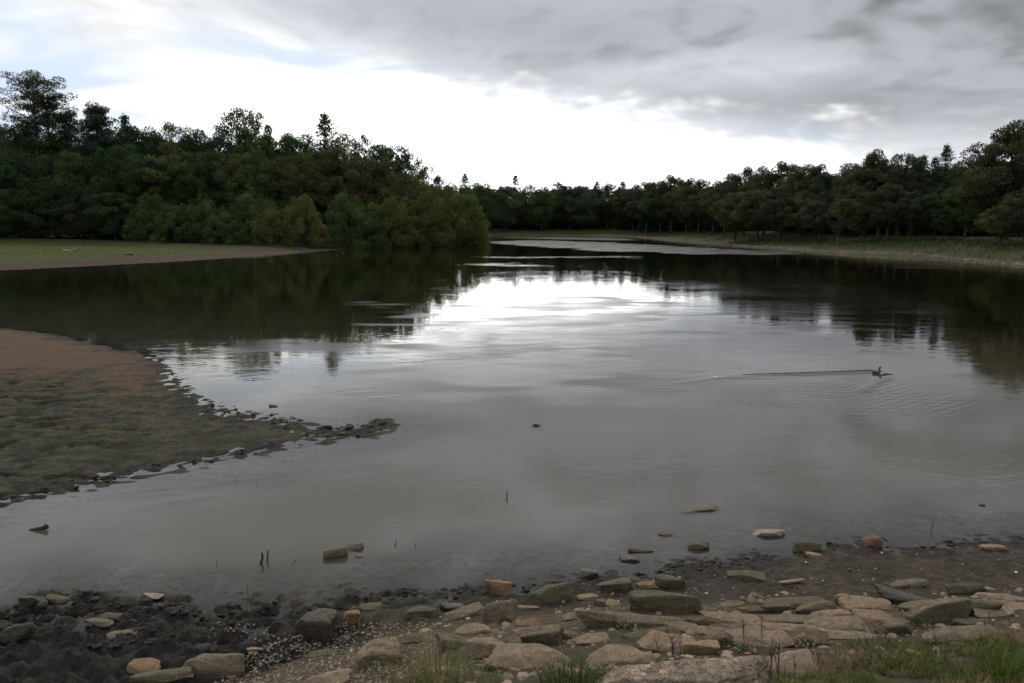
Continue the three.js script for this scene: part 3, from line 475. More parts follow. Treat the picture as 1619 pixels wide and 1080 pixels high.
const lichenMap = dataTex(1024, (u, v) => {          // grey-brown slab with pale rings and flecks of lichen
  const b = sgrain(u, v, 31), c = sgrain(u, v, 120), e = sgrain(u, v, 300); let k = 0.62 + 0.26 * (b - 0.5) + 0.3 * (c - 0.5) + 0.2 * (e - 0.5), col = [k * 1.0, k * 0.97, k * 0.9];
  for (const [x, y, s, q] of spots) { let dx = Math.abs(u - x), dy = Math.abs(v - y); dx = Math.min(dx, 1 - dx); dy = Math.min(dy, 1 - dy); const d = Math.hypot(dx, dy) * (1 + 0.35 * (b - 0.5)) / s; if (d < 1.1) { const ring = q < 0.4 ? smooth(0.5, 0.75, d) * smooth(1.1, 0.95, d) + 0.25 * smooth(0.6, 0.4, d) : smooth(1.05, 0.7, d) * smooth(0.3, 0.5, c + 0.1); col = mixc(col, [0.98, 0.94, 0.86], 0.85 * ring); } }
  return col;
}, true);
// what the stones are: buff and pink sandstone, iron-stained orange, algae-dulled olive, dark wet stone
const ROCK = { buff: [0.40, 0.31, 0.225], pink: [0.41, 0.305, 0.215], tan: [0.46, 0.34, 0.23], orange: [0.38, 0.25, 0.16], olive: [0.185, 0.165, 0.105], dull: [0.27, 0.225, 0.165], dark: [0.115, 0.10, 0.072], pale: [0.55, 0.47, 0.38], red: [0.29, 0.175, 0.12] };
const rockMats = {}; for (const k in ROCK) { rockMats[k] = new THREE.MeshStandardMaterial({ map: stoneMap, bumpMap: stoneBump, bumpScale: 0.012, roughness: k === 'dark' ? 0.55 : 0.88 }); rockMats[k].color.setRGB(...[v => v[0] * 1.0, v => v[1] * 0.96, v => v[2] * 0.885].map(f => f(ROCK[k]))); }
rockMats.lichen = new THREE.MeshStandardMaterial({ map: lichenMap, bumpMap: stoneBump, bumpScale: 0.014, roughness: 0.92 }); rockMats.lichen.color.setRGB(0.50, 0.41, 0.33);
function rockGeometry(seed, w, h, dp, angular, detail = 9, uvs = 1 / 0.42, rough = 1) {
  const r = rng(seed), g = mergeVertices(new THREE.IcosahedronGeometry(1, detail).deleteAttribute('uv').deleteAttribute('normal')), p = g.getAttribute('position'), planes = [];
  for (const n of [[1, 0, 0], [-1, 0, 0], [0, 1, 0], [0, -1, 0], [0, 0, 1], [0, 0, -1]]) { const q = new THREE.Vector3(...n).add(new THREE.Vector3(r() - 0.5, r() - 0.5, r() - 0.5).multiplyScalar(0.5)).normalize(); planes.push([q, 0.84 + 0.26 * r()]); }
  for (let i = 0; i < 10; i++) planes.push([new THREE.Vector3(...sphereDir(r)), 0.80 + 0.34 * r()]);
  const v = new THREE.Vector3(), pw = angular;
  for (let i = 0; i < p.count; i++) {
    v.fromBufferAttribute(p, i).normalize(); let s = 0; for (const [n, q] of planes) { const d = n.dot(v) / q; if (d > 0) s += d ** pw; }
    let k = s ** (-1 / pw); k *= 1 + 0.10 * noise(v.x * 1.6 + seed, v.y * 1.6, v.z * 1.6) + rough * 0.05 * noise(v.x * 4 + seed, v.y * 4, v.z * 4) + rough * 0.022 * noise(v.x * 10, v.y * 10 + seed, v.z * 10);
    p.setXYZ(i, v.x * k * w / 2, v.y * k * h / 2, v.z * k * dp / 2);
  }
  const f = toCreasedNormals(g, 0.42), q = f.getAttribute('position'), uv = new Float32Array(q.count * 2), a = new THREE.Vector3(), b = new THREE.Vector3(), c = new THREE.Vector3();
  for (let i = 0; i < q.count; i += 3) {
    a.fromBufferAttribute(q, i); b.fromBufferAttribute(q, i + 1); c.fromBufferAttribute(q, i + 2); const n = b.clone().sub(a).cross(c.clone().sub(a)); const ax = Math.abs(n.x), ay = Math.abs(n.y), az = Math.abs(n.z);
    [a, b, c].forEach((t, k) => { const [s, u] = ay >= ax && ay >= az ? [t.x, t.z] : ax >= az ? [t.z, t.y] : [t.x, t.y]; uv[(i + k) * 2] = s * uvs + seed * 0.37; uv[(i + k) * 2 + 1] = u * uvs + seed * 0.61; });
  }
  f.setAttribute('uv', new THREE.BufferAttribute(uv, 2)); return f;
}
let rockSeed = 40;
// [x, y of its middle in the survey, width, seen height, shape, stone, label]; shapes: s slab, b block, r rounded boulder, w wedge
function stone([px, py, w, h, shape, kind, label], group = 'stones along the near shore') {
  const seed = rockSeed++, r = rng(seed), share = { s: 0.42, b: 0.66, r: 0.74, w: 0.5 }[shape];
  const [x, y, z, t] = onLand(px, py + h * 0.22), m = t / FOCAL, W = w * m * 1.1, T = Math.max(0.03, h * share * m / 0.76), Dp = Math.max(W * 0.2, (h * m - 0.6 * T) / 0.52);
  const o = new THREE.Mesh(rockGeometry(seed, W, T * 1.25, Math.min(Dp, W * 1.1), shape === 'r' ? 12 : shape === 'b' ? 34 : 26, w > 90 ? 15 : w > 40 ? 11 : 7, kind === 'lichen' ? 1 / 1.15 : 1 / 0.42), rockMats[kind]);
  const e = 0.2, sx = (groundY(x + e, z) - groundY(x - e, z)) / (2 * e), sz = (groundY(x, z + e) - groundY(x, z - e)) / (2 * e);
  o.position.set(x, Math.max(y, -0.02) + T * (y < 0.01 ? 0.3 : 0.25), z); o.rotation.set(Math.atan(sz) * 0.75 + (r() - 0.5) * 0.16, (r() - 0.5) * (w > 80 ? 0.16 : 0.45), Math.atan(sx) * 0.5 + (r() - 0.5) * (shape === 'w' ? 0.5 : 0.14));
  tag(o, label, 'stone', group); return place(o, shape === 'r' ? 'boulder' : shape === 's' ? 'flat_stone' : 'stone');
}
const inWater = 'stones standing in the water';
[
  [1103, 809, 60, 9, 's', 'dull', 'long thin slab just breaking the surface, farthest out in the water'], [1054, 847, 24, 10, 'w', 'dull', 'small tilted brown stone sinking into the water'], [1102, 867, 31, 13, 'b', 'olive', 'dark stone with orange-brown top alone in the shallows'],
  [1010, 871, 34, 13, 's', 'olive', 'rear one of two dark flat stones lying together in water'], [997, 884, 32, 14, 's', 'dark', 'front one of two dark flat stones lying together in water'], [1214, 843, 42, 17, 's', 'pale', 'pale half-sunk slab in the shallows, farther right than the thin slab'],
  [930, 906, 28, 18, 'w', 'dark', 'dark tilted stone at the water edge with a pale pebble beside'], [531, 879, 33, 18, 'r', 'dull', 'nearer brown stone of the pair in the water'], [559, 867, 30, 14, 'w', 'dull', 'farther brown stone of the pair in the water'], [568, 883, 14, 6, 's', 'dull', 'tiny grey stone just in front of the brown pair'],
  [47, 957, 32, 14, 'r', 'dark', 'dark rounded stone in the water beside the black mud'], [91, 948, 32, 13, 's', 'olive', 'olive flat stone at the outer tip of the black mud'], [239, 943, 29, 11, 's', 'pale', 'pale flat stone awash off the black mud'],
].forEach(s => stone(s, inWater));
[
  [870, 944, 54, 33, 'b', 'olive', 'faceted olive boulder at the water edge'], [789, 931, 36, 25, 'b', 'orange', 'orange-topped block standing in the waterline mud'], [976, 927, 52, 26, 'w', 'olive', 'brown wedge-shaped stone by the water edge, left of the orange one'], [1023, 924, 31, 12, 's', 'orange', 'small bright orange stone on the mud by a dark mound'], [1059, 923, 46, 22, 'r', 'olive', 'dark olive stone sunk in mud right of the small orange one'],
  [928, 943, 29, 13, 's', 'tan', 'small tan stone right of the faceted boulder'], [948, 954, 19, 12, 'r', 'dull', 'little grey-brown stone touching a tan one'], [968, 954, 23, 12, 's', 'tan', 'little tan stone behind the long block'], [1057, 958, 104, 40, 'r', 'olive', 'biggest dark olive boulder lying on the mud'], [985, 984, 134, 30, 'b', 'dull', 'long low block of stone below the big dark boulder'],
  [790, 972, 56, 38, 'r', 'dull', 'rounded buff boulder behind the square block'], [852, 1009, 68, 31, 'r', 'dull', 'grey-brown sloping boulder left of centre in the stone belt'], [896, 1006, 30, 16, 'r', 'dull', 'small stone wedged right of the sloping boulder'], [935, 1011, 62, 20, 's', 'buff', 'flat buff stone below the long low block'],
  [1072, 993, 52, 22, 'w', 'dull', 'peaked grey stone below the big dark boulder'], [1121, 999, 50, 17, 's', 'buff', 'flat buff stone right of the peaked grey one'], [1058, 1017, 98, 36, 's', 'pink', 'wide pinkish slab above the lichen slab'], [1108, 1026, 52, 24, 'r', 'tan', 'rounded tan stone on the edge of the wide pinkish slab'], [1134, 1014, 50, 24, 'b', 'olive', 'dark olive block between two pinkish slabs'],
  [1166, 980, 92, 22, 's', 'pink', 'long thin pink slab right of the big dark boulder'], [1178, 994, 70, 18, 's', 'dull', 'dull slab tucked under the long pink one'], [1186, 1013, 74, 26, 's', 'pink', 'thick pink slab above a green weed'], [981, 1037, 80, 32, 's', 'buff', 'tilted buff slab right of the dark tussock'], [834, 1042, 124, 40, 's', 'buff', 'broad buff slab behind the dark grass tussock'],
  [1072, 1066, 250, 56, 's', 'lichen', 'great flat slab spotted with pale lichen rings'], [1160, 955, 37, 14, 's', 'dull', 'small brown stone on the mud right of the big boulder'], [1189, 964, 48, 16, 'w', 'olive', 'dark pointed stone on the mud by a dead stalk'], [1181, 910, 54, 19, 'w', 'olive', 'olive-brown stone with flat top on the open mud'], [1100, 987, 38, 16, 'r', 'olive', 'dark stone in the hollow under the big boulder'], [1020, 1038, 28, 13, 's', 'tan', 'small tan stone lying against the lichen slab'],
  [1274, 867, 40, 17, 'r', 'olive', 'brown stone at the right-hand waterline above a tan sliver'], [1290, 878, 27, 10, 's', 'tan', 'tan sliver below the brown waterline stone'], [1378, 859, 31, 18, 'b', 'red', 'reddish block in the waterline mud'], [1569, 865, 40, 13, 's', 'tan', 'light tan stone lying alone on the mud near the right edge'], [1251, 919, 36, 7, 's', 'tan', 'thin tan flake flat on the open mud'],
  [1440, 923, 54, 14, 'w', 'dull', 'brown wedge alone on the open mud'], [1427, 946, 68, 24, 'w', 'dark', 'dark overhanging stone below the brown wedge'], [1262, 953, 94, 26, 's', 'olive', 'olive flat boulder at the upper edge of the stone belt'], [1534, 933, 58, 17, 'r', 'olive', 'low olive stone half buried near the right edge'], [1366, 957, 74, 26, 's', 'pink', 'light pinkish slab sloping down to the right'],
  [1582, 944, 64, 12, 's', 'buff', 'upper one of two stacked buff slabs at the right'], [1573, 954, 58, 17, 's', 'dull', 'lower one of two stacked buff slabs at the right'], [1384, 977, 62, 23, 's', 'pink', 'light pink slab with a straight crack, mid belt'], [1464, 957, 88, 22, 's', 'dull', 'bent grey slab behind the large rounded one'], [1482, 972, 106, 37, 'r', 'dull', 'large rounded grey-brown slab in the right belt'], [1538, 965, 66, 28, 'r', 'olive', 'olive boulder right of the large rounded slab'],
  [1288, 966, 48, 19, 'r', 'dull', 'round grey stone under the olive flat boulder'], [1315, 971, 58, 17, 's', 'buff', 'flat buff stone right of the round grey one'], [1238, 980, 70, 19, 's', 'dull', 'long dull stone left of the round grey one'], [1320, 988, 92, 24, 's', 'pink', 'wide pink slab over a dark gap, middle right'], [1252, 993, 78, 16, 's', 'pink', 'thin pink slab lying above the rounded brown boulder'],
  [1277, 1011, 64, 34, 'r', 'pink', 'rounded brown boulder at the edge of the grass'], [1216, 1012, 74, 30, 's', 'buff', 'thick buff slab left of the rounded brown boulder'], [1412, 995, 58, 29, 'r', 'dull', 'grey stone sunk in grass below the cracked slab'], [1346, 1006, 68, 15, 's', 'buff', 'flat buff stone half under the grass'], [1526, 1003, 116, 28, 's', 'dull', 'longest flat slab beside the grass at the right'], [1541, 984, 58, 15, 's', 'olive', 'mossy dark slab behind the longest flat one'],
  [1572, 968, 54, 22, 's', 'buff', 'buff slab just below the two stacked ones'], [1607, 960, 42, 18, 's', 'buff', 'buff stone cut by the right edge of the view'], [1236, 1050, 86, 34, 's', 'buff', 'buff slab behind the dead stalks, beside the lichen slab'], [1225, 964, 48, 17, 'r', 'olive', 'dark stone under the olive flat boulder on its left'], [1331, 946, 24, 12, 'r', 'tan', 'small tan stone left of the light sloping slab'],
  [500, 1000, 62, 42, 'r', 'dark', 'dark wet boulder at the end of the black mud'], [557, 977, 28, 19, 'r', 'orange', 'orange-brown stone right of the dark wet boulder'], [579, 961, 44, 16, 's', 'olive', 'dark flat stone at the waterline above the orange-brown one'], [670, 966, 44, 20, 'w', 'olive', 'olive-tan stone behind the tall rushes'], [716, 958, 32, 12, 's', 'dark', 'dark small stone with a rusty end by the waterline'], [735, 970, 70, 25, 's', 'dull', 'slab leaning on the rounded buff boulder'],
  [745, 997, 58, 20, 's', 'buff', 'flat buff stone above the square block'], [720, 1019, 46, 28, 'b', 'dull', 'stone standing behind the rush blades'], [768, 1026, 50, 38, 'b', 'buff', 'square buff block right of the rushes'], [806, 1020, 38, 22, 'b', 'dull', 'dull block right of the square buff one'], [600, 1040, 70, 48, 'r', 'buff', 'big buff boulder in the gravel left of the rushes'], [512, 1032, 54, 14, 's', 'olive', 'low olive stone in the gravel below the dark boulder'],
  [520, 1074, 66, 26, 's', 'buff', 'buff slab in the gravel at the bottom edge'], [176, 974, 34, 12, 's', 'olive', 'thin olive stone awash in the black mud'], [156, 985, 42, 12, 's', 'dull', 'brown flat stone sunk in the black mud'], [192, 1002, 44, 17, 's', 'dull', 'tan-brown stone amid the black mud'], [228, 1053, 50, 22, 's', 'orange', 'bright orange stone amid the black mud'], [340, 1062, 84, 40, 'r', 'dull', 'grey-green boulder at the lower end of the black mud'],
  [258, 1074, 80, 24, 's', 'olive', 'olive stone left of the grey-green boulder'], [30, 1010, 46, 24, 'r', 'dark', 'dark stone in the black mud near the left edge'], [402, 1030, 32, 8, 's', 'tan', 'thin tan flake on the mud above the gravel'], [832, 960, 36, 8, 's', 'tan', 'thin tan strip of stone right of the rounded buff boulder'], [836, 985, 30, 14, 's', 'orange', 'small rusty stone in the gap under the faceted boulder'],
  [905, 976, 36, 14, 'w', 'dull', 'small sloping stone at the left end of the long block'], [1020, 1003, 70, 14, 's', 'olive', 'dull slab in the shade below the long block'], [660, 1010, 40, 18, 's', 'olive', 'half-buried olive stone above the rushes'],
].forEach(s => stone(s));

// ---------------------------------------------------------------- gravel, rubble, clods
function scatter(name, label, category, geometry, material, list, colors) {
  const m = new THREE.InstancedMesh(geometry, material, list.length), q = new THREE.Object3D(), c = new THREE.Color(), r = rng(list.length);
  list.forEach(([x, y, z, s, sy], i) => { q.position.set(x, y, z); q.rotation.set((r() - 0.5) * 0.7, r() * 6.28, (r() - 0.5) * 0.7); q.scale.set(s * (0.8 + 0.5 * r()), s * (sy ?? 0.6), s); q.updateMatrix(); m.setMatrixAt(i, q.matrix); const k = colors[Math.floor(r() * colors.length)], f = 0.75 + 0.5 * r(); m.setColorAt(i, c.setRGB(k[0] * f, k[1] * f, k[2] * f)); });
  tag(m, label, category, null, 'stuff'); return place(m, name);
}
const rubbleGeo = rockGeometry(8, 2, 2, 2, 40, 3), pebble = rockGeometry(7, 2, 2, 2, 6, 2), grit = new THREE.MeshStandardMaterial({ roughness: 0.85, color: 0xffffff });
{
  const r = rng(31), G = [], Wt = [], S = [];
  for (let i = 0; i < 9000 && G.length < 3400; i++) { const px = 330 + 420 * r(), py = 985 + 110 * r(), [x, y, z] = onLand(px, py); const k = noise(x * 1.4, z * 1.4, 70) + smooth(985, 1040, py) * 0.5 - Math.abs(px - 560) / 420; if (k > 0.02 + 0.35 * (r() - 0.5)) G.push([x, y + 0.004, z, 0.005 + 0.010 * r() ** 2]); }
  for (let i = 0; i < 480; i++) { const px = 640 + 979 * r(), py = curve([[640, 960], [1000, 925], [1300, 875], [1619, 862]], px) + (1060 - 900) * r() ** 1.3, [x, y, z] = onLand(px, py); Wt.push([x, y + 0.003, z, 0.005 + 0.016 * r() ** 3]); }
  for (let i = 0; i < 1600; i++) { const px = 1010 + 640 * r(), d = 1.2 + 1.8 * r(), [sx, sz] = onPlane(px, curve([[1010, 376], [1180, 391], [1300, 401], [1458, 408], [1619, 423], [1700, 434]], px)), l = Math.hypot(sx, sz), x = sx + sx / l * d * 1.6, z = sz + sz / l * d * 1.6; S.push([x, groundY(x, z), z, 0.04 + 0.12 * r() ** 3]); }
  const Rb = []; for (let i = 0; i < 1500; i++) { const px = 660 + 980 * r(), py = curve([[660, 985], [900, 965], [1200, 940], [1400, 930], [1640, 930]], px) + 110 * r(), [x, y, z] = onLand(px, py); if (noise(x * 2, z * 2, 75) > -0.15) Rb.push([x, y - 0.004, z, 0.010 + 0.036 * r() ** 3, 0.5]); }
  scatter('rubble', 'broken bits of stone filling the gaps between the slabs', 'rubble', rubbleGeo, grit, Rb, [[0.21, 0.16, 0.11], [0.16, 0.12, 0.082], [0.11, 0.09, 0.062], [0.25, 0.185, 0.125]]);
  scatter('gravel', 'pale gravel spread between the black mud and the rushes', 'gravel', pebble, grit, G, [[0.25, 0.195, 0.14], [0.19, 0.145, 0.10], [0.31, 0.255, 0.19], [0.21, 0.14, 0.095], [0.11, 0.09, 0.068], [0.14, 0.11, 0.078]]);
  scatter('pebbles', 'small loose pebbles strewn over the mud and stones', 'pebbles', pebble, grit, Wt, [[0.42, 0.34, 0.25], [0.5, 0.44, 0.36], [0.24, 0.18, 0.12], [0.2, 0.15, 0.1], [0.12, 0.09, 0.065], [0.4, 0.2, 0.11], [0.14, 0.12, 0.09]]);
  scatter('shore_rubble', 'line of pale rubble along the foot of the right bank', 'rubble', pebble, grit, S, [[0.17, 0.14, 0.10], [0.22, 0.18, 0.13], [0.12, 0.10, 0.07]]);
}
const clodGeo = rockGeometry(19, 2, 2, 2, 4, 6, 1, 5.5), mudMat = new THREE.MeshStandardMaterial({ color: 0xffffff, roughness: 0.7, bumpMap: stoneBump, bumpScale: 0.02 });
{
  const r = rng(91), C = [];
  const run = (pts, n, spread, s0, s1) => { for (let i = 0; i < n; i++) { const f = r() * (pts.length - 1), k = Math.floor(f), t = f - k, px = lerp(pts[k][0], pts[k + 1][0], t), py = lerp(pts[k][1], pts[k + 1][1], t) + (r() + r() - 1) * spread, [x, z] = onPlane(px, py), y = groundY(x, z); if (y > -0.09) if (noise(x * 1.6, z * 1.6, 95) < -0.12 + 0.3 * (r() - 0.5)) continue; C.push([x, Math.max(y, -0.02), z, s0 * 0.5 + (s1 * 0.72 - s0 * 0.5) * r() ** 3, 0.3 + 0.35 * r()]); } };
  run([[430, 664], [500, 684], [560, 684], [608, 672]], 460, 13, 0.010, 0.07);
  run([[330, 640], [400, 655], [470, 672], [520, 686]], 200, 14, 0.012, 0.07);
  run([[0, 790], [80, 776], [150, 762], [220, 748], [300, 735], [370, 722], [420, 712], [480, 700]], 420, 9, 0.01, 0.06);
  run([[255, 578], [272, 596], [284, 615], [300, 628], [330, 645]], 110, 11, 0.012, 0.06);
  run([[610, 668], [640, 672], [660, 668]], 14, 9, 0.02, 0.05);
  run([[0, 985], [60, 962], [130, 955], [190, 965], [250, 965], [330, 976], [420, 966], [520, 966]], 900, 20, 0.01, 0.07);
  run([[560, 950], [640, 942], [770, 930], [930, 920], [1050, 901], [1150, 889], [1240, 872], [1400, 859], [1500, 857], [1619, 851]], 900, 13, 0.008, 0.055);
  run([[0, 1010], [120, 1000], [250, 1010], [420, 1010]], 700, 40, 0.012, 0.07);
  scatter('mud_clods', 'dark wet clods of mud along the ragged water edges', 'mud', clodGeo, mudMat, C, [[0.045, 0.040, 0.032], [0.06, 0.054, 0.042], [0.036, 0.034, 0.028]]);
}
// single lumps that stand clear
[[242, 563, 0.10, 'round dark clod off the upper shore of the mud spit'], [254, 569, 0.11, 'larger dark clod touching the upper corner of the spit'], [519, 678, 0.10, 'dark clod standing alone in the water beyond the spit'], [604, 671, 0.12, 'biggest dark clod at the very tip of the spit'], [584, 676, 0.09, 'dark clod next to the biggest one at the tip'], [433, 643, 0.09, 'small dark clod in bright water above the spit'], [848, 673, 0.09, 'flat dark lump alone in the middle of the lake'], [1553, 799, 0.06, 'dark lump in the water near the right edge'], [769, 906, 0.03, 'tiny dark lump off the orange-topped block'], [253, 966, 0.06, 'dark clod in the shallows right of the black mud tongue']].forEach(([px, py, s, label], i) => {
  const [x, z] = onPlane(px, py), m = new THREE.Mesh(rockGeometry(700 + i, s * 2, s * 0.9, s * 1.3, 5, 6), clodMat()); m.position.set(x, Math.max(groundY(x, z), -0.01) + s * 0.12, z); tag(m, label, 'mud clod', 'single clods of mud'); place(m, 'mud_clod');
});
function clodMat() { clodMat.m ??= new THREE.MeshStandardMaterial({ color: new THREE.Color().setRGB(0.05, 0.045, 0.036), roughness: 0.7, bumpMap: stoneBump, bumpScale: 0.02 }); return clodMat.m; }

// ---------------------------------------------------------------- sticks and stumps in the water
const stickMat = new THREE.MeshStandardMaterial({ roughness: 0.9 }); stickMat.color.setRGB(0.045, 0.036, 0.028);
function stickGeo(pts, r0, r1) { const s = new Soup(); s.tube(pts, pts.map((_, i) => lerp(r0, r1, i / (pts.length - 1))), 6, [1, 1, 1]); return s.build(); }
[[412, 890, 15, 0.018, 0.02, 'short dark stake in the shallows, left and thicker of two'], [422, 885, 14, 0.012, 0.01, 'short dark stake in the shallows, right and thinner of two'], [801, 788, 12, 0.011, 0.0, 'lone thin stake in the middle of the near water'], [393, 940, 16, 0.005, -0.02, 'thin upright twig in the water off the black mud'], [624, 862, 9, 0.007, 0.02, 'little twig stub near the brown stone pair, left of two'], [655, 864, 9, 0.005, 0.03, 'little twig stub near the brown stone pair, right of two'], [340, 893, 10, 0.004, 0.05, 'bent twig poking out left of the stakes'], [461, 893, 7, 0.005, 0.05, 'tiny curved twig right of the stakes'], [1471, 838, 12, 0.006, 0.03, 'crooked twig in the water near the right bank'], [404, 762, 6, 0.004, 0.02, 'tiny twig in the water below the spit'], [375, 760, 5, 0.004, -0.02, 'tiny twig left of another below the spit']].forEach(([px, py, hp, rad, lean, label]) => {
  const [x, z] = onPlane(px, py), h = hp * Math.hypot(x, 4, z) / FOCAL * 1.05, m = new THREE.Mesh(stickGeo([[0, -0.25, 0], [lean * 0.3, 0, 0], [lean * 0.5 + rad, h * 0.55, 0.005], [lean, h, 0]], rad, rad * 0.6), stickMat); m.position.set(x, 0, z); tag(m, label, 'twig', 'sticks in the water'); place(m, 'stake');
});
{ // driftwood chunk afloat
  const [x, z] = onPlane(62, 838), m = new THREE.Mesh(stickGeo([[-0.13, 0.0, 0], [-0.04, 0.015, 0.01], [0.04, 0.02, 0], [0.10, 0.05, -0.01]], 0.012, 0.038), stickMat); m.position.set(x, 0, z); tag(m, 'dark chunk of driftwood afloat near the left edge', 'driftwood'); place(m, 'driftwood');
  const bleached = new THREE.MeshStandardMaterial({ roughness: 0.9 }); bleached.color.setRGB(0.4, 0.33, 0.25);
  const [bx, by, bz] = onLand(112, 397), b = new THREE.Mesh(stickGeo([[-0.8, 0.12, 0], [-0.45, 0.06, 0.1], [0.1, 0.08, 0], [0.75, 0.28, 0.1]], 0.11, 0.05), bleached); b.position.set(bx, by, bz); tag(b, 'bleached crooked branch lying on the left beach', 'branch'); place(b, 'dead_branch');
  const [cx, cy, cz] = onLand(203, 403), s = new THREE.Mesh(rockGeometry(801, 1.1, 0.35, 0.6, 8, 6), rockMats.dull); s.position.set(cx, cy + 0.06, cz); tag(s, 'grey stone lying on the left beach near the water', 'stone'); place(s, 'stone');
}

// ---------------------------------------------------------------- grass, rushes and weeds
function blade(s, r, x, y, z, h, w, a, bend, col, segs = 3) {     // a tapering blade, bent over towards a
  const ca = Math.cos(a), sa = Math.sin(a), k = s.p.length / 3, q = r() * 0.6 - 0.3, nx = -sa, nz = ca;
  for (let i = 0; i <= segs; i++) { const t = i / segs, o = bend * h * t * t, yy = y + h * t * (1 - 0.35 * bend * t), ww = w * (1 - t * 0.92) * 0.5; s.p.push(x + ca * o + nx * ww, yy, z + sa * o + nz * ww, x + ca * o - nx * ww, yy, z + sa * o - nz * ww); for (let e = 0; e < 2; e++) { s.n.push(-ca * 0.95, 0.3, -sa * 0.95); s.c.push(col[0], col[1], col[2]); } }
  for (let i = 0; i < segs; i++) { const b = k + i * 2; s.i.push(b, b + 2, b + 1, b + 1, b + 2, b + 3); }
}
const grassMat = new THREE.MeshPhysicalMaterial({ vertexColors: true, roughness: 0.9, specularIntensity: 0.15, transmission: 0.3, thickness: 0, side: THREE.DoubleSide });
const GREEN = [[0.16, 0.20, 0.045], [0.19, 0.22, 0.055], [0.13, 0.18, 0.04]], STRAW = [[0.34, 0.26, 0.14], [0.25, 0.18, 0.10], [0.42, 0.33, 0.19]];
function tuft(px, py, { n, h0, h1, rad, w, bend, straw, cols = GREEN, seed, label, name, category, group }) {
  const [x, y, z] = onLand(px, py), r = rng(seed), s = new Soup();
  for (let i = 0; i < n; i++) { const a = r() * 6.283, q = rad * Math.sqrt(r()), c = r() < straw ? STRAW[Math.floor(r() * 3)] : cols[Math.floor(r() * cols.length)], f = 0.7 + 0.6 * r(), bx = Math.cos(a) * q, bz = Math.sin(a) * q; blade(s, r, bx, groundY(x + bx, z + bz) - y - 0.02, bz, h0 + (h1 - h0) * r(), w * (0.7 + 0.6 * r()), a + (r() - 0.5) * 1.2, bend * (0.3 + 1.1 * r()) * (0.5 + q / rad), c.map(v => v * f), 4); }
  const m = new THREE.Mesh(s.build(), grassMat); m.position.set(x, y, z); tag(m, label, category, group); place(m, name);
}
const tussocks = 'grass clumps between the stones';
tuft(690, 1078, { n: 240, h0: 0.18, h1: 0.50, rad: 0.17, w: 0.006, bend: 0.55, straw: 0.5, seed: 1, label: 'tall straw-green rushes fanning up at the bottom edge', name: 'rush_clump', category: 'rushes', group: tussocks });
tuft(640, 1086, { n: 110, h0: 0.12, h1: 0.36, rad: 0.16, w: 0.006, bend: 0.6, straw: 0.35, seed: 2, label: 'lower rushes on the gravel side of the tall ones', name: 'rush_clump', category: 'rushes', group: tussocks });
tuft(748, 1085, { n: 120, h0: 0.08, h1: 0.26, rad: 0.2, w: 0.006, bend: 0.6, straw: 0.25, seed: 3, label: 'short rushes between the tall ones and the dark tussock', name: 'rush_clump', category: 'rushes', group: tussocks });
tuft(900, 1088, { n: 620, h0: 0.10, h1: 0.23, rad: 0.21, w: 0.005, bend: 0.45, straw: 0.12, cols: [[0.06, 0.095, 0.025], [0.075, 0.11, 0.03], [0.055, 0.085, 0.022]], seed: 4, label: 'dense dark green rounded tussock at the bottom edge', name: 'grass_tussock', category: 'grass', group: tussocks });
tuft(1375, 1024, { n: 160, h0: 0.05, h1: 0.13, rad: 0.17, w: 0.006, bend: 0.6, straw: 0.1, cols: [[0.05, 0.08, 0.02], [0.04, 0.07, 0.02]], seed: 5, label: 'small dark tussock under the cracked pink slab', name: 'grass_tussock', category: 'grass', group: tussocks });
tuft(1585, 1072, { n: 130, h0: 0.14, h1: 0.34, rad: 0.16, w: 0.017, bend: 0.5, straw: 0.02, cols: [[0.12, 0.17, 0.03], [0.10, 0.15, 0.03]], seed: 6, label: 'bright lime clump of broad grass near the right edge', name: 'grass_tussock', category: 'grass', group: tussocks });
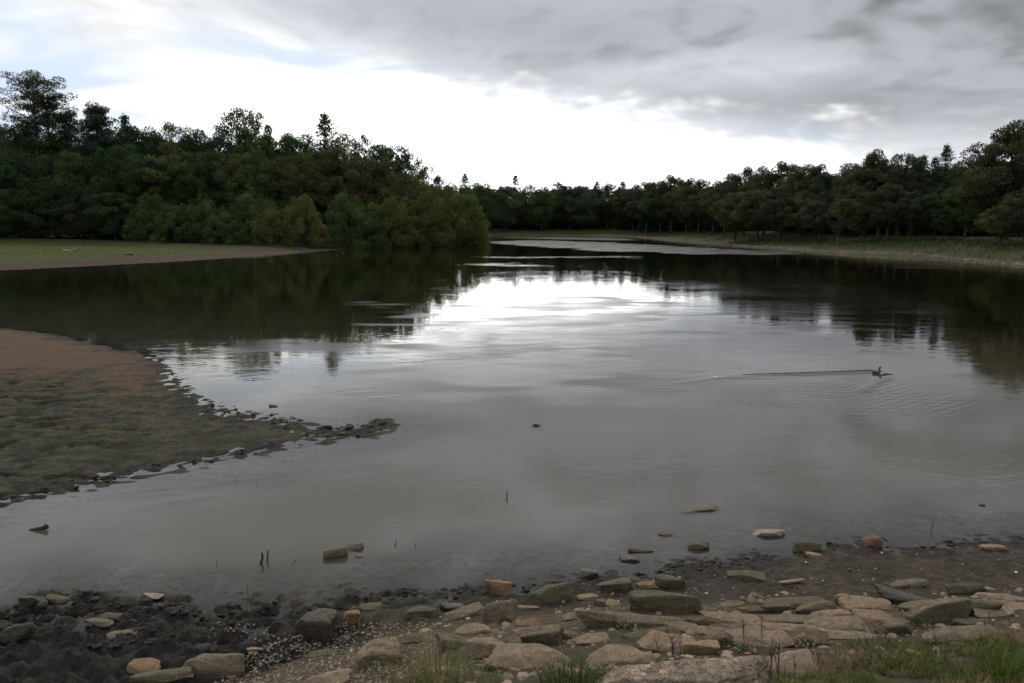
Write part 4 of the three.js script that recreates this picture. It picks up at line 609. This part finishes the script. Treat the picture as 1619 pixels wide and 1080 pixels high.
{ // the grassy bank underfoot: nobody could count its blades
  const r = rng(12), lists = [[], [], []], geos = [0, 1, 2].map(i => { const s = new Soup(), q = rng(40 + i); for (let k = 0; k < 7; k++) { const a = q() * 6.28; blade(s, q, Math.cos(a) * 0.012, -0.03, Math.sin(a) * 0.012, 0.6 + 0.5 * q(), 0.045 + 0.03 * q(), a, 0.3 + 0.7 * q(), [1, 1, 1], 3); } return s.build(); });
  const edge = [[1120, 1130], [1230, 1075], [1290, 1048], [1360, 1026], [1440, 1022], [1500, 1018], [1560, 1012], [1619, 992], [1700, 985]];
  for (let i = 0; i < 26000 && lists[0].length + lists[1].length + lists[2].length < 2600; i++) {
    const px = 1120 + 560 * r(), py = 985 + 130 * r(); if (py < curve(edge, px) + 14 * noise(px * 0.03, py * 0.05, 3)) continue; const [x, y, z] = onLand(px, py); if (noise(x * 2.2, z * 2.2, 46) < -0.25) continue; lists[Math.floor(r() * 3)].push([x, y, z, 0.04 + 0.10 * r() ** 1.8]);
  }
  const parts = new THREE.Group(), q = new THREE.Object3D(), c = new THREE.Color();
  const tall = (g, list, cols, mat) => { const m = new THREE.InstancedMesh(g, mat, list.length); list.forEach(([x, y, z, s], i) => { q.position.set(x, y, z); q.rotation.set((r() - 0.5) * 0.5, r() * 6.28, (r() - 0.5) * 0.5); q.scale.set(s, s * (0.8 + 0.5 * r()), s); q.updateMatrix(); m.setMatrixAt(i, q.matrix); const k = noise(x * 1.2, z * 1.2, 44) > 0.22 || r() < 0.3 ? STRAW[Math.floor(r() * 3)] : cols[Math.floor(r() * cols.length)], f = 0.65 + 0.7 * r(); m.setColorAt(i, c.setRGB(k[0] * f, k[1] * f, k[2] * f)); }); m.name = 'blades'; return m; };
  geos.forEach((g, i) => parts.add(tall(g, lists[i], [...GREEN, [0.10, 0.13, 0.035]], grassMat)));
  tag(parts, 'rough grass with dead stalks covering the lower right corner', 'grass', null, 'stuff'); place(parts, 'grass');
  // low growth along the top of the right bank and the far shore
  const V = [[], []];
  for (let i = 0; i < 9000; i++) { const px = 860 + 800 * r(), [sx, sz] = onPlane(px, curve([[860, 373.2], [985, 374], [1040, 379.5], [1100, 384.5], [1180, 391], [1300, 401], [1458, 408], [1619, 423], [1700, 434]], px)), l = Math.hypot(sx, sz), d = 2.5 + 17 * r(), x = sx + sx / l * d * 1.3, z = sz + sz / l * d * 1.3; const sd = shore(x, z)[0]; if (sd < 3 || sd > 14 || noise(x * 0.35, z * 0.35, 80) < -0.2) continue; V[i % 2].push([x, groundY(x, z), z, 0.2 + 0.32 * r() ** 2]); }
  const bank = new THREE.Group(); V.forEach((l, i) => bank.add(tall(geos[i], l, [[0.07, 0.11, 0.03], [0.09, 0.125, 0.032], [0.085, 0.10, 0.03]], grassMat))); tag(bank, 'rough green growth along the top of the right bank', 'grass', null, 'stuff'); place(bank, 'bank_grass');
  const T = [[], []]; for (let i = 0; i < 7000; i++) { const px = -60 + 520 * r(), D = 84 + 32 * r(), x = standing(px, 390, D)[0], [h, d, tg] = land(x, -D); if (tg !== 'beach' || d < 9 + 5 * noise(x * 0.3, D * 0.3, 32)) continue; T[i % 2].push([x, h, -D, 0.08 + 0.14 * r()]); }
  const turf = new THREE.Group(); T.forEach((l, i) => turf.add(tall(geos[i], l, [[0.085, 0.115, 0.028], [0.10, 0.12, 0.03], [0.075, 0.10, 0.028]], grassMat))); tag(turf, 'short green turf at the back of the left beach', 'grass', null, 'stuff'); place(turf, 'turf');
}
// weeds in the joints, dead stalks, fallen leaves
const weedMat = new THREE.MeshPhysicalMaterial({ vertexColors: true, roughness: 0.8, transmission: 0.3, thickness: 0, side: THREE.DoubleSide });
[[997, 997, 0.10, 'small green weed in front of the long low block'], [1173, 1026, 0.13, 'leafy green weed under the thick pink slab'], [1108, 969, 0.07, 'tiny green weed at the end of the big dark boulder'], [1357, 1001, 0.07, 'little weed at the end of the wide pink slab'], [955, 1068, 0.08, 'pale green weed right of the dark tussock'], [1450, 990, 0.10, 'green weed before the large rounded slab'], [595, 1070, 0.10, 'bright weed at the foot of the big buff boulder'], [1280, 1032, 0.09, 'grey-green weed under the rounded brown boulder']].forEach(([px, py, s, label], i) => {
  const [x, y, z] = onLand(px, py), r = rng(300 + i), q = new Soup(); for (let k = 0; k < 46; k++) { const a = r() * 6.28, d = s * Math.sqrt(r()), l = 0.018 + 0.026 * r(), e = r() * 0.9; const c = GREEN[k % 3].map(v => v * (0.4 + 0.35 * r())); const ly = 0.01 + s * 0.55 * r(); q.tube([[0, -0.02, 0], [Math.cos(a) * d, ly, Math.sin(a) * d]], [0.0016, 0.001], 3, c); q.leaf(Math.cos(a) * d, ly, Math.sin(a) * d, [Math.cos(a) * l * Math.cos(e), l * Math.sin(e), Math.sin(a) * l * Math.cos(e)], [-Math.sin(a) * l * 0.3, 0, Math.cos(a) * l * 0.3], [0, 1, 0], c); }
  const m = new THREE.Mesh(q.build(), weedMat); m.position.set(x, y, z); tag(m, label, 'weed', 'weeds between the stones'); place(m, 'weed');
});
[[1228, 1078, 0.30, 7, 'dark dead stalks standing before the buff slab'], [1062, 1036, 0.17, 6, 'fine dead stalks in front of the wide pinkish slab'], [1202, 1024, 0.26, 3, 'two or three thin dead stalks between the pink slabs'], [1560, 1000, 0.18, 5, 'reddish dead stalks beside the longest flat slab'], [1490, 1062, 0.26, 6, 'brown seeded stalks in the grass below the longest slab'], [1345, 1072, 0.2, 6, 'faded stalks in the grass left of the brown seeded ones']].forEach(([px, py, h, n, label], i) => {
  const [x, y, z] = onLand(px, py), r = rng(500 + i), q = new Soup(); for (let k = 0; k < n; k++) { const a = r() * 6.28, d = 0.1 * r(), l = h * (0.6 + 0.5 * r()), bx = Math.cos(a) * d * 1.6, bz = Math.sin(a) * d, tx = bx + (r() - 0.5) * 0.1, tz = bz + (r() - 0.5) * 0.06, c = i > 2 ? [0.13, 0.085, 0.05] : [0.05, 0.04, 0.03]; q.tube([[bx, -0.05, bz], [lerp(bx, tx, 0.5), l * 0.5, lerp(bz, tz, 0.5)], [tx, l, tz]], [0.0035, 0.0028, 0.0015], 4, c); for (let e = 0; e < 3; e++) { const f = 0.5 + 0.45 * r(); q.tube([[lerp(bx, tx, f), l * f, lerp(bz, tz, f)], [lerp(bx, tx, f) + (r() - 0.5) * 0.09, l * f + 0.05, lerp(bz, tz, f) + (r() - 0.5) * 0.05]], [0.002, 0.001], 4, c); } }
  const m = new THREE.Mesh(q.build(), barkMat); m.position.set(x, y, z); tag(m, label, 'dead stalks', 'dead stalks'); place(m, 'dead_stalks');
});
{ const red = new THREE.MeshStandardMaterial({ roughness: 0.7, side: THREE.DoubleSide }); red.color.setRGB(0.34, 0.09, 0.05);
  [[1182, 1037, 'red fallen leaf beside the lichen slab, left of two'], [1194, 1032, 'red fallen leaf beside the lichen slab, right of two'], [1372, 1044, 'red leaf caught in the grass'], [968, 942, 'orange-red leaf on the mud above the little tan stones']].forEach(([px, py, label], i) => {
    const [x, y, z] = onLand(px, py), s = new THREE.Shape(); s.moveTo(-0.03, 0); s.quadraticCurveTo(-0.01, 0.02, 0.03, 0.004); s.quadraticCurveTo(0.0, -0.02, -0.03, 0); const g = new THREE.ExtrudeGeometry(s, { depth: 0.001, bevelEnabled: false, curveSegments: 5 }), p = g.getAttribute('position'); for (let k = 0; k < p.count; k++) p.setZ(k, p.getZ(k) + 9 * p.getY(k) ** 2 + 3 * p.getX(k) ** 2); g.computeVertexNormals();
    const m = new THREE.Mesh(g, red); m.position.set(x, y + 0.022, z); m.rotation.set(-1.2, 0, i * 1.3); tag(m, label, 'leaf', 'fallen leaves'); place(m, 'fallen_leaf');
  }); }

// ---------------------------------------------------------------- the duck
{
  // rings along tail, back, breast, neck and head: [forward, up, half width, half height, colour]
  const rust = [0.13, 0.05, 0.03], brown = [0.07, 0.045, 0.03], black = [0.018, 0.02, 0.018], grey = [0.10, 0.09, 0.075];
  const rings = [[-0.235, 0.085, 0.006, 0.004, black], [-0.205, 0.075, 0.035, 0.016, black], [-0.16, 0.058, 0.075, 0.045, brown], [-0.09, 0.045, 0.10, 0.07, grey], [0.0, 0.042, 0.108, 0.078, grey], [0.07, 0.045, 0.098, 0.075, brown], [0.125, 0.065, 0.074, 0.066, rust], [0.15, 0.105, 0.048, 0.05, rust], [0.155, 0.15, 0.034, 0.036, black], [0.163, 0.185, 0.035, 0.034, black], [0.178, 0.215, 0.037, 0.034, black], [0.202, 0.225, 0.031, 0.030, black], [0.222, 0.22, 0.019, 0.02, black], [0.232, 0.217, 0.006, 0.006, black]];
  const s = new Soup(), N = 14, duck = new THREE.Group();
  rings.forEach(([f, u, w, h, c], j) => { const a = rings[Math.max(0, j - 1)], b = rings[Math.min(rings.length - 1, j + 1)], l = Math.hypot(b[0] - a[0], b[1] - a[1]), tx = (b[0] - a[0]) / l, ty = (b[1] - a[1]) / l; for (let i = 0; i < N; i++) { const t = i / N * 6.28318, d = Math.sin(t) * h; s.p.push(f - ty * d, u + tx * d, Math.cos(t) * w); s.n.push(0, 1, 0); s.c.push(...c); } });
  for (let j = 0; j < rings.length - 1; j++) for (let i = 0; i < N; i++) { const a = j * N + i, b = j * N + (i + 1) % N; s.i.push(a, a + N, b, b, a + N, b + N); }
  const mat = new THREE.MeshStandardMaterial({ vertexColors: true, roughness: 0.7 }), g = s.build(); g.computeVertexNormals(); const body = new THREE.Mesh(g, mat); body.name = 'body'; duck.add(body);
  for (const side of [-1, 1]) { const w = rockGeometry(5, 0.23, 0.075, 0.028, 3, 4), m = new THREE.Mesh(w, new THREE.MeshStandardMaterial({ roughness: 0.75, color: new THREE.Color().setRGB(0.055, 0.038, 0.028) })); m.position.set(-0.05, 0.075, side * 0.088); m.rotation.set(side * 0.35, 0, -0.12); m.name = 'wing'; duck.add(m); }
  const bs = new THREE.Shape(); bs.moveTo(0, -0.014); bs.lineTo(0, 0.014); bs.quadraticCurveTo(0.03, 0.008, 0.055, 0.012); bs.quadraticCurveTo(0.066, 0, 0.055, -0.012); bs.quadraticCurveTo(0.03, -0.008, 0, -0.014);
  const bill = new THREE.Mesh(new THREE.ExtrudeGeometry(bs, { depth: 0.008, bevelEnabled: true, bevelSize: 0.003, bevelThickness: 0.003, bevelSegments: 1 }).rotateX(Math.PI / 2), new THREE.MeshStandardMaterial({ roughness: 0.5, color: new THREE.Color().setRGB(0.09, 0.08, 0.05) })); bill.position.set(0.222, 0.215, 0); bill.name = 'bill'; duck.add(bill);
  duck.position.set(DUCK[0], -0.005, DUCK[1]); duck.rotation.y = 0.5; duck.scale.setScalar(0.68);
  tag(duck, 'small dark duck with rusty flank swimming and trailing a long wake', 'duck'); place(duck, 'duck');
}
console.log('details done');
renderer.render(scene, camera);
